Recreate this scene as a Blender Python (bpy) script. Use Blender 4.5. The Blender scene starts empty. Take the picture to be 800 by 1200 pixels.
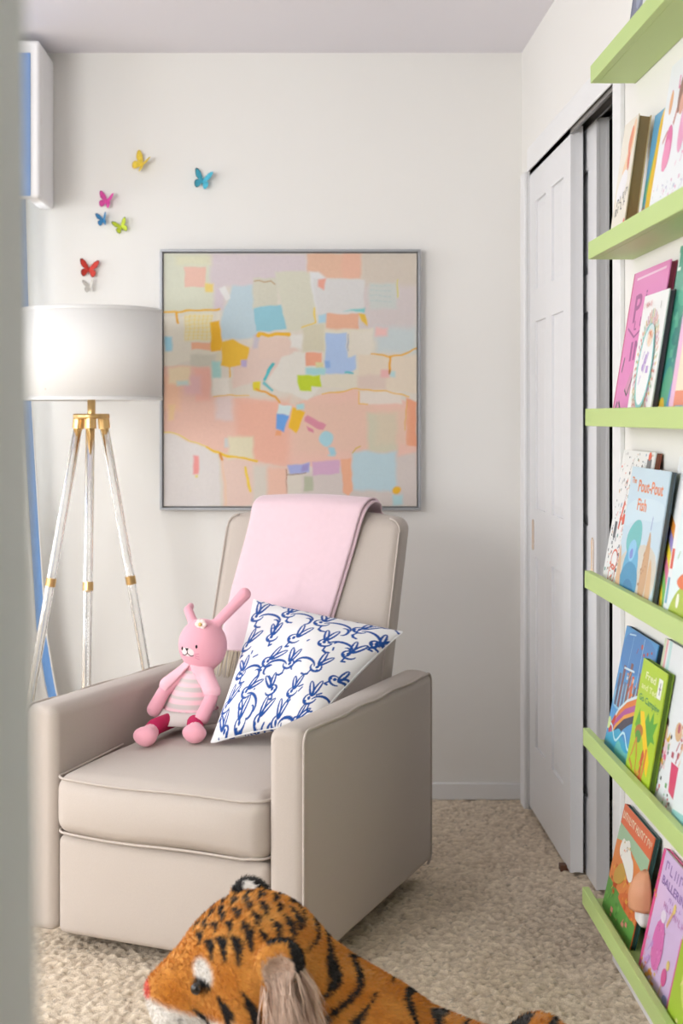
import bpy, bmesh, math, random
import numpy as np
from mathutils import Matrix, Vector
rng = np.random.default_rng(7)
random.seed(7)
scene = bpy.context.scene
COL = scene.collection

# ------------------------------------------------------------------ camera
cam_d = bpy.data.cameras.new('camera')
cam = bpy.data.objects.new('camera', cam_d)
COL.objects.link(cam)
cam.location = (0, 0, 1.25)
cam.rotation_euler = (math.pi / 2, 0, 0)
cam_d.sensor_fit = 'VERTICAL'
cam_d.sensor_height = 36
cam_d.sensor_width = 24
cam_d.lens = 50.0
cam_d.shift_x = 55 / 1200
cam_d.shift_y = -112 / 1200
cam_d.clip_start = 0.02
cam_d.dof.use_dof = True
cam_d.dof.focus_distance = 3.25
cam_d.dof.aperture_fstop = 4.0
scene.camera = cam

# ------------------------------------------------------------------ world and light
world = bpy.data.worlds.new('overcast_sky')
scene.world = world
world.use_nodes = True
bg = world.node_tree.nodes['Background']
bg.inputs['Color'].default_value = (0.86, 0.93, 1.0, 1)
bg.inputs['Strength'].default_value = 2.0

def area(name, loc, rot, sx, sy, power, color):
    d = bpy.data.lights.new(name, 'AREA')
    d.shape = 'RECTANGLE'
    d.size, d.size_y = sx, sy
    d.energy = power
    d.color = color
    o = bpy.data.objects.new(name, d)
    COL.objects.link(o)
    o.location = loc
    o.rotation_euler = rot
    return o
# daylight at side and back windows; front and hall lights are added fill
area('daylight_side_window', (-3.55, 2.75, 1.85), (0, -math.radians(74), 0), 1.9, 2.9, 66, (1.0, 0.99, 0.985))
area('front_window_fill', (-2.03, 0.20, 1.75), (math.radians(76), 0, 0), 1.35, 1.5, 105, (1.0, 0.99, 0.985))
area('daylight_back_window', (-1.35, 4.76, 1.42), (-math.pi / 2, 0, 0), 0.9, 1.1, 20, (0.93, 0.97, 1.0))
area('hall_fill_light', (0.1, -0.6, 2.40), (0, 0, 0), 0.5, 0.5, 1.6, (1.0, 0.97, 0.92))

vs = scene.view_settings
scene.display_settings.display_device = 'sRGB'
vs.view_transform = 'Standard'
vs.look = 'None'
vs.gamma = 1.0
vs.use_curve_mapping = False
vs.exposure = 0.24

# ------------------------------------------------------------------ helpers
def lin(c):
    if isinstance(c, str):
        c = c.lstrip('#')
        c = [int(c[i:i + 2], 16) / 255 for i in (0, 2, 4)]
    return tuple((v / 12.92 if v <= 0.04045 else ((v + 0.055) / 1.055) ** 2.4) for v in c)

MATS = {}
def mat(name, color='#cccccc', rough=0.6, metal=0.0, bump=0.0, bscale=200.0, bdist=0.001, vary=0.0, vscale=8.0,
        trans=0.0, ior=1.45, sheen=0.0, attr=None, coat=0.0, spec=None, transl=0.0, bdetail=2.0):
    if name in MATS:
        return MATS[name]
    m = bpy.data.materials.new(name)
    m.use_nodes = True
    nt = m.node_tree
    b = nt.nodes['Principled BSDF']
    b.inputs['Roughness'].default_value = rough
    b.inputs['Metallic'].default_value = metal
    if trans:
        b.inputs['Transmission Weight'].default_value = trans
    b.inputs['IOR'].default_value = ior
    if sheen:
        b.inputs['Sheen Weight'].default_value = sheen
        b.inputs['Sheen Roughness'].default_value = 0.5
    if coat:
        b.inputs['Coat Weight'].default_value = coat
        b.inputs['Coat Roughness'].default_value = 0.15
    if spec is not None:
        b.inputs['Specular IOR Level'].default_value = spec
    tc = nt.nodes.new('ShaderNodeTexCoord')
    if attr:
        a = nt.nodes.new('ShaderNodeAttribute')
        a.attribute_name = attr
        csock = a.outputs['Color']
    else:
        r = nt.nodes.new('ShaderNodeRGB')
        r.outputs[0].default_value = (*lin(color), 1)
        csock = r.outputs[0]
    if vary:
        n = nt.nodes.new('ShaderNodeTexNoise')
        n.inputs['Scale'].default_value = vscale
        n.inputs['Detail'].default_value = 4
        nt.links.new(tc.outputs['Object'], n.inputs['Vector'])
        mr = nt.nodes.new('ShaderNodeMapRange')
        mr.inputs['From Min'].default_value = 0.25
        mr.inputs['From Max'].default_value = 0.75
        mr.inputs['To Min'].default_value = 1 - vary
        mr.inputs['To Max'].default_value = 1 + vary
        nt.links.new(n.outputs['Fac'], mr.inputs['Value'])
        mx = nt.nodes.new('ShaderNodeMix')
        mx.data_type = 'RGBA'
        mx.blend_type = 'MULTIPLY'
        mx.inputs[0].default_value = 1.0
        nt.links.new(csock, mx.inputs[6])
        nt.links.new(mr.outputs[0], mx.inputs[7])
        csock = mx.outputs[2]
    nt.links.new(csock, b.inputs['Base Color'])
    if bump:
        n2 = nt.nodes.new('ShaderNodeTexNoise')
        n2.inputs['Scale'].default_value = bscale
        n2.inputs['Detail'].default_value = bdetail
        nt.links.new(tc.outputs['Object'], n2.inputs['Vector'])
        bp = nt.nodes.new('ShaderNodeBump')
        bp.inputs['Strength'].default_value = bump
        bp.inputs['Distance'].default_value = bdist
        nt.links.new(n2.outputs['Fac'], bp.inputs['Height'])
        nt.links.new(bp.outputs['Normal'], b.inputs['Normal'])
    if transl:
        out = nt.nodes['Material Output']
        t = nt.nodes.new('ShaderNodeBsdfTranslucent')
        nt.links.new(csock, t.inputs['Color'])
        ms = nt.nodes.new('ShaderNodeMixShader')
        ms.inputs[0].default_value = transl
        nt.links.new(b.outputs[0], ms.inputs[1])
        nt.links.new(t.outputs[0], ms.inputs[2])
        nt.links.new(ms.outputs[0], out.inputs['Surface'])
    MATS[name] = m
    return m

def link_mesh(name, me, m, parent=None, smooth=False):
    if m is not None:
        me.materials.append(m)
    if smooth:
        me.polygons.foreach_set('use_smooth', [True] * len(me.polygons))
    o = bpy.data.objects.new(name, me)
    COL.objects.link(o)
    if parent is not None:
        o.parent = parent
    return o

def pyobj(name, v, f, m, parent=None, smooth=False, cols=None):
    me = bpy.data.meshes.new(name)
    if isinstance(v, np.ndarray):
        v = v.tolist()
    if isinstance(f, np.ndarray):
        f = f.tolist()
    me.from_pydata(v, [], f)
    me.update()
    if cols is not None:
        at = me.color_attributes.new('col', 'FLOAT_COLOR', 'POINT')
        c = np.ones((len(v), 4), dtype=np.float32)
        c[:, :3] = np.asarray(cols, dtype=np.float32)
        at.data.foreach_set('color', c.ravel())
    return link_mesh(name, me, m, parent, smooth)

class MB:
    """collects shapes; build() links them as one mesh object"""
    def __init__(self):
        self.v, self.f = [], []
    def add(self, v, f):
        k = len(self.v)
        self.v += [tuple(p) for p in v]
        self.f += [tuple(i + k for i in q) for q in f]
        return self
    def box(self, x0, x1, y0, y1, z0, z1):
        v = [(x, y, z) for x in (x0, x1) for y in (y0, y1) for z in (z0, z1)]
        f = [(0, 1, 3, 2), (4, 6, 7, 5), (0, 4, 5, 1), (2, 3, 7, 6), (0, 2, 6, 4), (1, 5, 7, 3)]
        return self.add(v, f)
    def tube(self, pts, r, n=8, cap=True):
        pts = [Vector(p) for p in pts]
        rs = r if isinstance(r, (list, tuple)) else [r] * len(pts)
        v, f = [], []
        up = None
        for i, p in enumerate(pts):
            t = (pts[min(i + 1, len(pts) - 1)] - pts[max(i - 1, 0)])
            if t.length < 1e-9:
                t = Vector((0, 0, 1))
            t.normalize()
            if up is None:
                up = Vector((0, 0, 1)) if abs(t.z) < 0.9 else Vector((1, 0, 0))
            a = t.cross(up)
            if a.length < 1e-6:
                a = t.cross(Vector((0, 1, 0)))
            a.normalize()
            b = a.cross(t).normalized()
            up = b
            for k in range(n):
                an = 2 * math.pi * k / n
                v.append(p + (a * math.cos(an) + b * math.sin(an)) * rs[i])
        for i in range(len(pts) - 1):
            for k in range(n):
                f.append((i * n + k, i * n + (k + 1) % n, (i + 1) * n + (k + 1) % n, (i + 1) * n + k))
        if cap:
            f.append(tuple(range(n))[::-1])
            f.append(tuple(range((len(pts) - 1) * n, len(pts) * n)))
        return self.add(v, f)
    def lathe(self, prof, n=32, c=(0, 0, 0)):
        v, f = [], []
        for (r, z) in prof:
            for k in range(n):
                a = 2 * math.pi * k / n
                v.append((c[0] + r * math.cos(a), c[1] + r * math.sin(a), c[2] + z))
        for i in range(len(prof) - 1):
            for k in range(n):
                f.append((i * n + k, i * n + (k + 1) % n, (i + 1) * n + (k + 1) % n, (i + 1) * n + k))
        return self.add(v, f)
    def ball(self, c, r, n=12, m=8):
        if not isinstance(r, (list, tuple)):
            r = (r, r, r)
        v, f = [], []
        for i in range(m + 1):
            th = math.pi * i / m
            for k in range(n):
                a = 2 * math.pi * k / n
                v.append((c[0] + r[0] * math.sin(th) * math.cos(a), c[1] + r[1] * math.sin(th) * math.sin(a), c[2] + r[2] * math.cos(th)))
        for i in range(m):
            for k in range(n):
                f.append((i * n + k, (i + 1) * n + k, (i + 1) * n + (k + 1) % n, i * n + (k + 1) % n))
        return self.add(v, f)
    def build(self, name, m, parent=None, smooth=False, bevel=0.0, seg=2):
        o = pyobj(name, self.v, self.f, m, parent, smooth)
        if bevel:
            bm = bmesh.new()
            bm.from_mesh(o.data)
            bmesh.ops.remove_doubles(bm, verts=bm.verts, dist=1e-6)
            bmesh.ops.bevel(bm, geom=list(bm.edges), offset=bevel, segments=seg, profile=0.5, affect='EDGES', clamp_overlap=True)
            bm.to_mesh(o.data)
            bm.free()
            if smooth:
                o.data.polygons.foreach_set('use_smooth', [True] * len(o.data.polygons))
        return o

def tag(o, label=None, cat=None, group=None, kind=None):
    if label:
        o['label'] = label
    if cat:
        o['category'] = cat
    if group:
        o['group'] = group
    if kind:
        o['kind'] = kind
    return o

def thing(name, label, cat, loc=(0, 0, 0), rz=0.0, group=None):
    o = bpy.data.objects.new(name, None)
    o.empty_display_size = 0.05
    COL.objects.link(o)
    o.location = loc
    o.rotation_euler = (0, 0, rz)
    return tag(o, label, cat, group)

def struct(o, label=None):
    return tag(o, label, None, None, 'structure')

def softbox(x0, x1, y0, y1, z0, z1, r, n=20, warp=None):
    """box with round edges and an even grid on every face"""
    c = np.array([(x0 + x1) / 2, (y0 + y1) / 2, (z0 + z1) / 2])
    h = np.array([(x1 - x0) / 2, (y1 - y0) / 2, (z1 - z0) / 2])
    rr = min(r, h.min() * 0.999)
    vs_, fs = [], []
    idx = {}
    def vid(p):
        k = (round(p[0], 5), round(p[1], 5), round(p[2], 5))
        if k not in idx:
            idx[k] = len(vs_)
            vs_.append(p)
        return idx[k]
    def ticks(hh):
        e = rr / hh
        inner = max(2, int(n * 0.6))
        e2 = [1 - e * (1 - math.sin(a)) for a in (0, math.pi / 10, math.pi / 5, math.pi * 3 / 10, math.pi * 2 / 5, math.pi / 2)]
        t = list(np.linspace(-(1 - e), 1 - e, inner))
        pos = [1 - e + e * math.tan(a) for a in np.linspace(0, math.pi / 4, 6)[1:]]
        return [-p for p in pos[::-1]] + t + pos
    T = [ticks(h[i]) for i in range(3)]
    for ax in range(3):
        a1, a2 = [(1, 2), (2, 0), (0, 1)][ax]
        for s in (-1, 1):
            for i in range(len(T[a1]) - 1):
                for j in range(len(T[a2]) - 1):
                    q = []
                    for (ii, jj) in ((i, j), (i + 1, j), (i + 1, j + 1), (i, j + 1)):
                        p = [0, 0, 0]
                        p[ax] = float(s)
                        p[a1] = T[a1][ii]
                        p[a2] = T[a2][jj]
                        q.append(vid(tuple(p)))
                    fs.append(tuple(q) if s > 0 else tuple(q[::-1]))
    P = np.array(vs_) * h
    inner = np.clip(P, -(h - rr), h - rr)
    d = P - inner
    L = np.linalg.norm(d, axis=1, keepdims=True)
    P = inner + np.where(L > 1e-9, d / np.maximum(L, 1e-9) * rr, 0)
    U = P / h
    P = P + c
    if warp is not None:
        P = warp(P, U)
    return P, fs

# signed distance shapes + surface nets -> one continuous smooth body
def sd_ell(p, c, r, R=None):
    q = p - np.array(c)
    if R is not None:
        q = q @ np.array(R)
    r = np.array(r)
    k0 = np.linalg.norm(q / r, axis=-1)
    k1 = np.linalg.norm(q / (r * r), axis=-1)
    return k0 * (k0 - 1) / np.maximum(k1, 1e-9)
def sd_cap(p, a, b, ra, rb):
    a, b = np.array(a), np.array(b)
    ab = b - a
    t = np.clip(((p - a) @ ab) / (ab @ ab), 0, 1)
    return np.linalg.norm(p - (a + t[..., None] * ab), axis=-1) - (ra + (rb - ra) * t)
def smin(a, b, k):
    h = np.clip(0.5 + 0.5 * (b - a) / k, 0, 1)
    return b + (a - b) * h - k * h * (1 - h)
def surf_net(fn, lo, hi, step):
    ax = [np.arange(lo[i], hi[i] + step, step) for i in range(3)]
    G = np.stack(np.meshgrid(*ax, indexing='ij'), axis=-1)
    D = fn(G)
    S = D < 0
    nx, ny, nz = D.shape
    cell = np.zeros((nx - 1, ny - 1, nz - 1), bool)
    allc = np.ones_like(cell)
    for i in (0, 1):
        for j in (0, 1):
            for k in (0, 1):
                s = S[i:nx - 1 + i, j:ny - 1 + j, k:nz - 1 + k]
                cell |= s
                allc &= s
    act = cell & ~allc
    ids = -np.ones(cell.shape, int)
    ids[act] = np.arange(act.sum())
    cc = np.argwhere(act)
    V = np.array(lo) + (cc + 0.5) * step
    for _ in range(6):
        e = step * 0.25
        d = fn(V)
        g = np.stack([fn(V + np.eye(3)[i] * e) - fn(V - np.eye(3)[i] * e) for i in range(3)], axis=-1) / (2 * e)
        V = V - np.clip(d, -step, step)[:, None] * g / np.maximum((g * g).sum(-1, keepdims=True), 0.05)
    F = []
    for axis in range(3):
        a1, a2 = [(1, 2), (2, 0), (0, 1)][axis]
        sl0 = [slice(None)] * 3
        sl1 = [slice(None)] * 3
        sl0[axis] = slice(0, -1)
        sl1[axis] = slice(1, None)
        A, B = S[tuple(sl0)], S[tuple(sl1)]
        for flip, M in ((False, A & ~B), (True, ~A & B)):
            E = np.argwhere(M)
            ok = np.ones(len(E), bool)
            for a in (a1, a2):
                ok &= (E[:, a] > 0) & (E[:, a] < D.shape[a] - 1)
            E = E[ok]
            q = []
            for (u, w) in ((-1, -1), (0, -1), (0, 0), (-1, 0)):
                C = E.copy()
                C[:, a1] += u
                C[:, a2] += w
                q.append(ids[C[:, 0], C[:, 1], C[:, 2]])
            q = np.stack(q, -1)
            F.append(q[:, ::-1] if flip else q)
    return V, np.concatenate(F)
def grad(fn, V, e=0.001):
    g = np.stack([fn(V + np.eye(3)[i] * e) - fn(V - np.eye(3)[i] * e) for i in range(3)], axis=-1)
    return g / np.maximum(np.linalg.norm(g, axis=-1, keepdims=True), 1e-9)

# soft 2D painting on a grid of points
def seg_dist(P, a, b):
    a, b = np.array(a, float), np.array(b, float)
    ab = b - a
    t = np.clip(((P - a) @ ab) / max(ab @ ab, 1e-12), 0, 1)
    return np.linalg.norm(P - (a + t[..., None] * ab), axis=-1)
def poly_sd(P, poly):
    poly = [np.array(q, float) for q in poly]
    d = np.full(P.shape[:-1], 1e9)
    ins = np.zeros(P.shape[:-1], bool)
    for i in range(len(poly)):
        a, b = poly[i], poly[(i + 1) % len(poly)]
        d = np.minimum(d, seg_dist(P, a, b))
        c = (a[1] > P[..., 1]) != (b[1] > P[..., 1])
        with np.errstate(divide='ignore', invalid='ignore'):
            xi = (b[0] - a[0]) * (P[..., 1] - a[1]) / (b[1] - a[1] + 1e-12) + a[0]
        ins ^= c & (P[..., 0] < xi)
    return np.where(ins, -d, d)
def sstep(e0, e1, x):
    t = np.clip((x - e0) / (e1 - e0), 0, 1)
    return t * t * (3 - 2 * t)

# ------------------------------------------------------------------ materials of the room
M_wall = mat('wall_paint', '#eae8e4', 0.75, bump=0.08, bscale=350, bdist=0.0005)
M_ceil = mat('ceiling_paint', '#e9e6ec', 0.85, bump=0.06, bscale=250, bdist=0.0006)
M_trim = mat('trim_gloss_paint', '#ebebec', 0.38)
M_door = mat('closet_door_paint', '#e4e4e6', 0.35)
M_jamb = mat('doorway_paint', '#dfe3df', 0.5)
M_hall = mat('hall_paint', '#d7dbd6', 0.7)
M_closet_shade = mat('closet_painted_shade', '#1c1614', 0.9)
M_alu = mat('track_aluminium', '#8e8b88', 0.35, metal=0.8)
M_brass = mat('brass', '#c99a4e', 0.28, metal=1.0)
M_gold = mat('satin_gold', '#d8b47c', 0.33, metal=1.0)
M_glass = mat('window_glass', '#ffffff', 0.0, trans=1.0, ior=1.01, spec=0.2)

_nt = M_glass.node_tree
_o = _nt.nodes['Material Output']
_t, _g, _m = _nt.nodes.new('ShaderNodeBsdfTransparent'), _nt.nodes.new('ShaderNodeBsdfGlossy'), _nt.nodes.new('ShaderNodeMixShader')
_g.inputs['Roughness'].default_value = 0.02
_m.inputs[0].default_value = 0.05
_nt.links.new(_t.outputs[0], _m.inputs[1])
_nt.links.new(_g.outputs[0], _m.inputs[2])
_nt.links.new(_m.outputs[0], _o.inputs['Surface'])

XR = 0.741      # right wall plane
YB = 4.643      # back wall plane
XL = -3.10      # left wall plane
YF = 0.66       # front wall, room side
H = 2.437

# ------------------------------------------------------------------ carpet floor
st = 0.0062
nx, ny = int((XR + 0.75 - XL) / st), int((YB + 0.1 - 0.4) / st)
gx = np.linspace(XL - 0.05, XR + 0.75, nx)
gy = np.linspace(0.4, YB + 0.05, ny)
hz = rng.random((nx, ny))
def blur(a, k):
    for _ in range(k):
        a = (a + np.roll(a, 1, 0) + np.roll(a, -1, 0) + np.roll(a, 1, 1) + np.roll(a, -1, 1)) / 5
    return a
h1 = blur(hz, 1)
h2 = blur(rng.random((nx, ny)), 5)
h1 = (h1 - h1.mean()) / h1.std()
h2 = (h2 - h2.mean()) / h2.std()
hn = (hz - 0.5) * 3.46
hh = np.clip(hn * 0.0020 + h1 * 0.0008, -0.007, 0.005)
V = np.stack(np.meshgrid(gx, gy, indexing='ij'), -1)
jit = (rng.random((nx, ny, 2)) - 0.5) * st * 0.6
V = np.concatenate([V + jit, hh[..., None]], -1).reshape(-1, 3)
i, j = np.meshgrid(np.arange(nx - 1), np.arange(ny - 1), indexing='ij')
b0 = (i * ny + j).ravel()
F = np.stack([b0, b0 + ny, b0 + ny + 1, b0 + 1], -1)
tone = (0.58 + 0.14 * hn + 0.08 * h1 + 0.03 * h2).ravel()
c_lo, c_hi = np.array(lin('#b09a80')), np.array(lin('#f3e2ca'))
CC = c_lo + np.clip(tone, 0, 1)[:, None] * (c_hi - c_lo)
fl = rng.random(len(CC)) < 0.03
CC[fl] *= 0.6
M_carpet = mat('carpet', rough=0.95, attr='col', bump=0.6, bscale=420, bdist=0.004, vary=0.12, vscale=300, sheen=0.15)
struct(pyobj('floor', V, F, M_carpet, None, True, CC), 'beige cut pile carpet covering the bedroom floor')
MB().box(-1.3, 1.2, -1.8, 0.4, -0.03, 0.0).build('floor_hall', mat('hall_floor', '#a59684', 0.9))['kind'] = 'structure'

# ------------------------------------------------------------------ walls and ceiling
T = 0.12
# back wall with a window opening at the left
wx0, wx1, wz0, wz1 = -1.85, -0.95, 0.85, 2.0
mb = MB()
mb.box(XL - T, wx0, YB, YB + T, 0, H).box(wx1, XR + 0.75, YB, YB + T, 0, H).box(wx0, wx1, YB, YB + T, 0, wz0).box(wx0, wx1, YB, YB + T, wz1, H)
struct(mb.build('wall_back', M_wall), 'off white back wall behind the armchair')
# left wall with a wide window opening
ly0, ly1, lz0, lz1 = 1.55, 3.95, 0.75, 2.2
mb = MB()
mb.box(XL - T, XL, YF - T, ly0, 0, H).box(XL - T, XL, ly1, YB, 0, H).box(XL - T, XL, ly0, ly1, 0, lz0).box(XL - T, XL, ly0, ly1, lz1, H)
struct(mb.build('wall_left', M_wall))
# right wall with the closet opening
cy0, cy1, cz1 = 3.265, 4.525, 2.060
mb = MB()
mb.box(XR, XR + T, cy1, YB, 0, H).box(XR, XR + T, YF - T, cy0, 0, H).box(XR, XR + T, cy0, cy1, cz1, H)
struct(mb.build('wall_right', M_wall), 'white wall around the closet opening')
# front wall with the doorway the view passes through
dx0, dx1, dz = -0.124, 0.70, 2.2
mb = MB()
mb.box(XL - T, -2.70, YF - T, YF, 0, H).box(-1.35, dx0 - 0.02, YF - T, YF, 0, H).box(-2.70, -1.35, YF - T, YF, 0, 0.9).box(-2.70, -1.35, YF - T, YF, 2.1, H).box(dx0 - 0.02, dx1, YF - T, YF, dz, H).box(dx1, XR, YF - T, YF, 0, H)  # includes the opening for the added front window
struct(mb.build('wall_front', M_jamb))
# door frame upright, standing a little out of plumb
mb = MB().box(-0.020, 0.0, -0.075, 0.075, 0, 2.21).box(-0.088, -0.010, -0.090, -0.072, 0, 2.26).box(-0.088, -0.010, 0.072, 0.090, 0, 2.26)
jamb = mb.build('trim_1', M_jamb, bevel=0.003)
jamb.location = (dx0 + 0.004 + 0.011, YF - T / 2, 0)
jamb.rotation_euler = (0, math.radians(-0.72), 0)
struct(jamb, 'pale grey green doorway frame upright close to the viewer')
struct(MB().box(XL - T, XR + 0.75, YF - T, YB + T, H, H + 0.1).build('ceiling', M_ceil), 'white ceiling')
# hall behind the viewer
mb = MB().box(-1.3, -1.2, -1.8, YF - T, 0, H).box(1.1, 1.2, -1.8, YF - T, 0, H).box(-1.3, 1.2, -1.9, -1.8, 0, H).box(XR + T, 1.2, YF - T - 0.02, YF - T, 0, H)
struct(mb.build('wall_hall', M_hall))
struct(MB().box(-1.3, 1.2, -1.9, YF - T, H, H + 0.1).build('ceiling_hall', M_ceil))
# closet interior; its unlit darkness is put into the wall colour
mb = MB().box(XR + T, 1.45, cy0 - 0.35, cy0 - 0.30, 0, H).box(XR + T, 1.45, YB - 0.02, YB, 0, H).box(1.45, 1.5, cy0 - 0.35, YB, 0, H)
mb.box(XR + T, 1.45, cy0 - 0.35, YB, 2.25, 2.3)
struct(mb.build('wall_closet', M_closet_shade))
# baseboards
def baseboard(name, boxes):
    mb = MB()
    for b in boxes:
        mb.box(*b)
    struct(mb.build(name, M_trim, bevel=0.004))
baseboard('baseboard_back', [(XL, XR, YB - 0.012, YB, 0, 0.056)])
baseboard('baseboard_right', [(XR - 0.012, XR, YF, 3.185, 0, 0.07)])
baseboard('baseboard_left', [(XL, XL + 0.012, YF, YB - 0.013, 0, 0.056)])
# closet casing
mb = MB().box(XR - 0.012, XR, cy0 - 0.075, cy0, 0, 2.027).box(XR - 0.012, XR, cy1, cy1 + 0.07, 0, 2.027).box(XR - 0.002, XR + 0.003, cy0, cy1, 2.027, 2.10)
struct(mb.build('trim_2', M_trim, bevel=0.003), 'white casing round the closet opening')
mb = MB().box(XR, XR + T, cy0 - 0.002, cy0 + 0.012, 0, cz1).box(XR, XR + T, cy1 - 0.004, cy1 + 0.002, 0, cz1)
struct(mb.build('trim_3', M_trim))
mb = MB().box(XR + 0.006, XR + 0.012, cy0 + 0.013, cy1 - 0.005, cz1 - 0.045, cz1).box(XR + 0.05, XR + 0.056, cy0 + 0.013, cy1 - 0.005, cz1 - 0.03, cz1)
mb.box(XR + 0.006, XR + 0.1, cy0 + 0.013, cy1 - 0.005, cz1 - 0.008, cz1)
struct(mb.build('trim_4', M_alu), 'aluminium sliding door track under the header')

# sliding six panel doors
def closet_door(name, x, y_near, y_far, z0, z1, pull_at, label):
    w, t = y_far - y_near, 0.034
    root = bpy.data.objects.new(name, None)
    COL.objects.link(root)
    root.location = (x, y_near, z0)
    struct(root, label)
    hgt = z1 - z0
    st_, mid = 0.105, 0.10
    cols = [(st_, (w - mid) / 2), ((w + mid) / 2, w - st_)]
    rows = [(0.21, 0.80), (0.95, 1.53), (1.63, hgt - 0.12)]
    mb = MB().box(0.0075, t - 0.0075, 0.001, w - 0.001, 0.001, hgt - 0.001)
    for xf in ((0.0, 0.0076), (t - 0.0076, t)):
        ys = [0, cols[0][0], cols[0][1], cols[1][0], cols[1][1], w]
        mb.box(xf[0], xf[1], ys[0], ys[1], 0, hgt).box(xf[0], xf[1], ys[2], ys[3], 0, hgt).box(xf[0], xf[1], ys[4], ys[5], 0, hgt)
        zs = [0, rows[0][0], rows[0][1], rows[1][0], rows[1][1], rows[2][0], rows[2][1], hgt]
        for c in cols:
            for k in (0, 2, 4, 6):
                mb.box(xf[0], xf[1], c[0], c[1], zs[k], zs[k + 1])
    mb.build('door_leaf', M_door, root)
    for c in cols:
        for r in rows:
            # raised field with sloping margins
            y0, y1, a, b = c[0], c[1], r[0], r[1]
            e = 0.03
            v = [(0.007, y0, a), (0.007, y1, a), (0.007, y1, b), (0.007, y0, b),
                 (0.0025, y0 + e, a + e), (0.0025, y1 - e, a + e), (0.0025, y1 - e, b - e), (0.0025, y0 + e, b - e)]
            f = [(0, 1, 5, 4), (1, 2, 6, 5), (2, 3, 7, 6), (3, 0, 4, 7), (4, 5, 6, 7)]
            pyobj('door_panel', v, f, M_door, root)
    mb = MB()
    n = 14
    ring = []
    for k in range(n):
        a = 2 * math.pi * k / n
        ring.append((0.009 * math.cos(a), (0.031 if math.sin(a) > 0 else -0.031) + 0.009 * math.sin(a)))
    v = [(-0.0015, pull_at + p[0] * 1.4, 1.0 - z0 + p[1] * 1.2 - 0.12) for p in ring] + [(0.004, pull_at + p[0] * 0.9, 1.0 - z0 + p[1] * 1.1 - 0.12) for p in ring]
    f = [(k, (k + 1) % n, n + (k + 1) % n, n + k) for k in range(n)] + [tuple(range(n, 2 * n))]
    tag(pyobj('finger_pull', v, f, M_brass, root), 'brass recessed finger pull')
    return root
closet_door('door_1', XR + 0.006, 3.852, 4.518, 0.014, 2.037, 0.60, 'white panelled sliding closet door in the front track')
closet_door('door_2', XR + 0.052, 3.738, 4.40, 0.004, 2.037, 0.045, 'white panelled sliding closet door pushed behind the other one')
# brown floor guide block under the doors
g = MB().box(XR - 0.012, XR + 0.09, 3.90, 3.93, 0.0, 0.018).build('door_guide', mat('guide_brown', '#5a3a28', 0.5), bevel=0.002)
tag(g, 'small brown floor guide under the sliding closet doors', 'door guide')

# windows
def window(name, horizontal, a0, a1, z0, z1, plane, label):
    root = bpy.data.objects.new(name, None)
    COL.objects.link(root)
    root.location = (plane, (a0 + a1) / 2, z0) if not horizontal else ((a0 + a1) / 2, plane, z0)
    struct(root, label)
    w, h = a1 - a0, z1 - z0
    def bx(mb, u0, u1, t0, t1, q0, q1):
        if horizontal:
            return mb.box(u0, u1, t0, t1, q0, q1)
        return mb.box(t0, t1, u0, u1, q0, q1)
    mb = MB()
    for (u0, u1, q0, q1) in ((-w / 2, -w / 2 + 0.04, 0, h), (w / 2 - 0.04, w / 2, 0, h), (-w / 2 + 0.04, w / 2 - 0.04, 0, 0.04), (-w / 2 + 0.04, w / 2 - 0.04, h - 0.04, h), (-w / 2 + 0.04, w / 2 - 0.04, h / 2 - 0.02, h / 2 + 0.02)):
        bx(mb, u0, u1, 0.01, 0.05, q0, q1)
    mb.build('window_frame', M_trim, root)
    for q0, q1 in ((0.041, h / 2 - 0.021), (h / 2 + 0.021, h - 0.041)):
        bx(MB(), -w / 2 + 0.041, w / 2 - 0.041, 0.028, 0.032, q0, q1).build('pane', M_glass, root)
    return root
window('window_1', False, ly0, ly1, lz0, lz1, XL - 0.09, 'window in the side wall')
window('added_fill_window', True, -2.70, -1.35, 0.9, 2.1, YF - 0.10, 'added unseen window in the front wall for fill light')  # made-up window, out of view, for the added frontal light
window('window_2', True, wx0, wx1, wz0, wz1, YB + 0.03, 'window in the back wall beside the lamp')

# ------------------------------------------------------------------ cornice box and curtain at the back window
M_vwhite = mat('cornice_white_fabric', '#f0eff0', 0.85, bump=0.15, bscale=900, bdist=0.0006)
M_vblue = mat('cornice_blue_fabric', '#6796d6', 0.8, bump=0.15, bscale=900, bdist=0.0006)
cf, cx1, cx0 = 4.38, -0.785, -2.0
cor = thing('window_cornice', 'white upholstered window cornice with a blue panel near the ceiling', 'cornice', ((cx0 + cx1) / 2, YB, 1.925))
hw = (cx1 - cx0) / 2
dpt = YB - cf
P, fs = softbox(-hw, hw, -dpt, -dpt + 0.05, 0, 0.485, 0.012, 12)
pyobj('front_board', P, fs, M_vwhite, cor, True)
P, fs = softbox(hw - 0.05, hw, -dpt + 0.045, -0.001, 0, 0.485, 0.012, 12)
pyobj('return_board', P, fs, M_vwhite, cor, True)
P, fs = softbox(-hw, -hw + 0.05, -dpt + 0.045, -0.001, 0, 0.485, 0.012, 12)
pyobj('return_board', P, fs, M_vwhite, cor, True)
MB().box(-hw + 0.05, hw - 0.05, -dpt + 0.05, -0.001, 0.46, 0.48).build('top_board', M_vwhite, cor)
P, fs = softbox(-hw + 0.03, hw - 0.028, -dpt - 0.004, -dpt + 0.002, 0.004, 0.445, 0.003, 8)
tag(pyobj('blue_panel', P, fs, M_vblue, cor, True), 'blue fabric panel')

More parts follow.
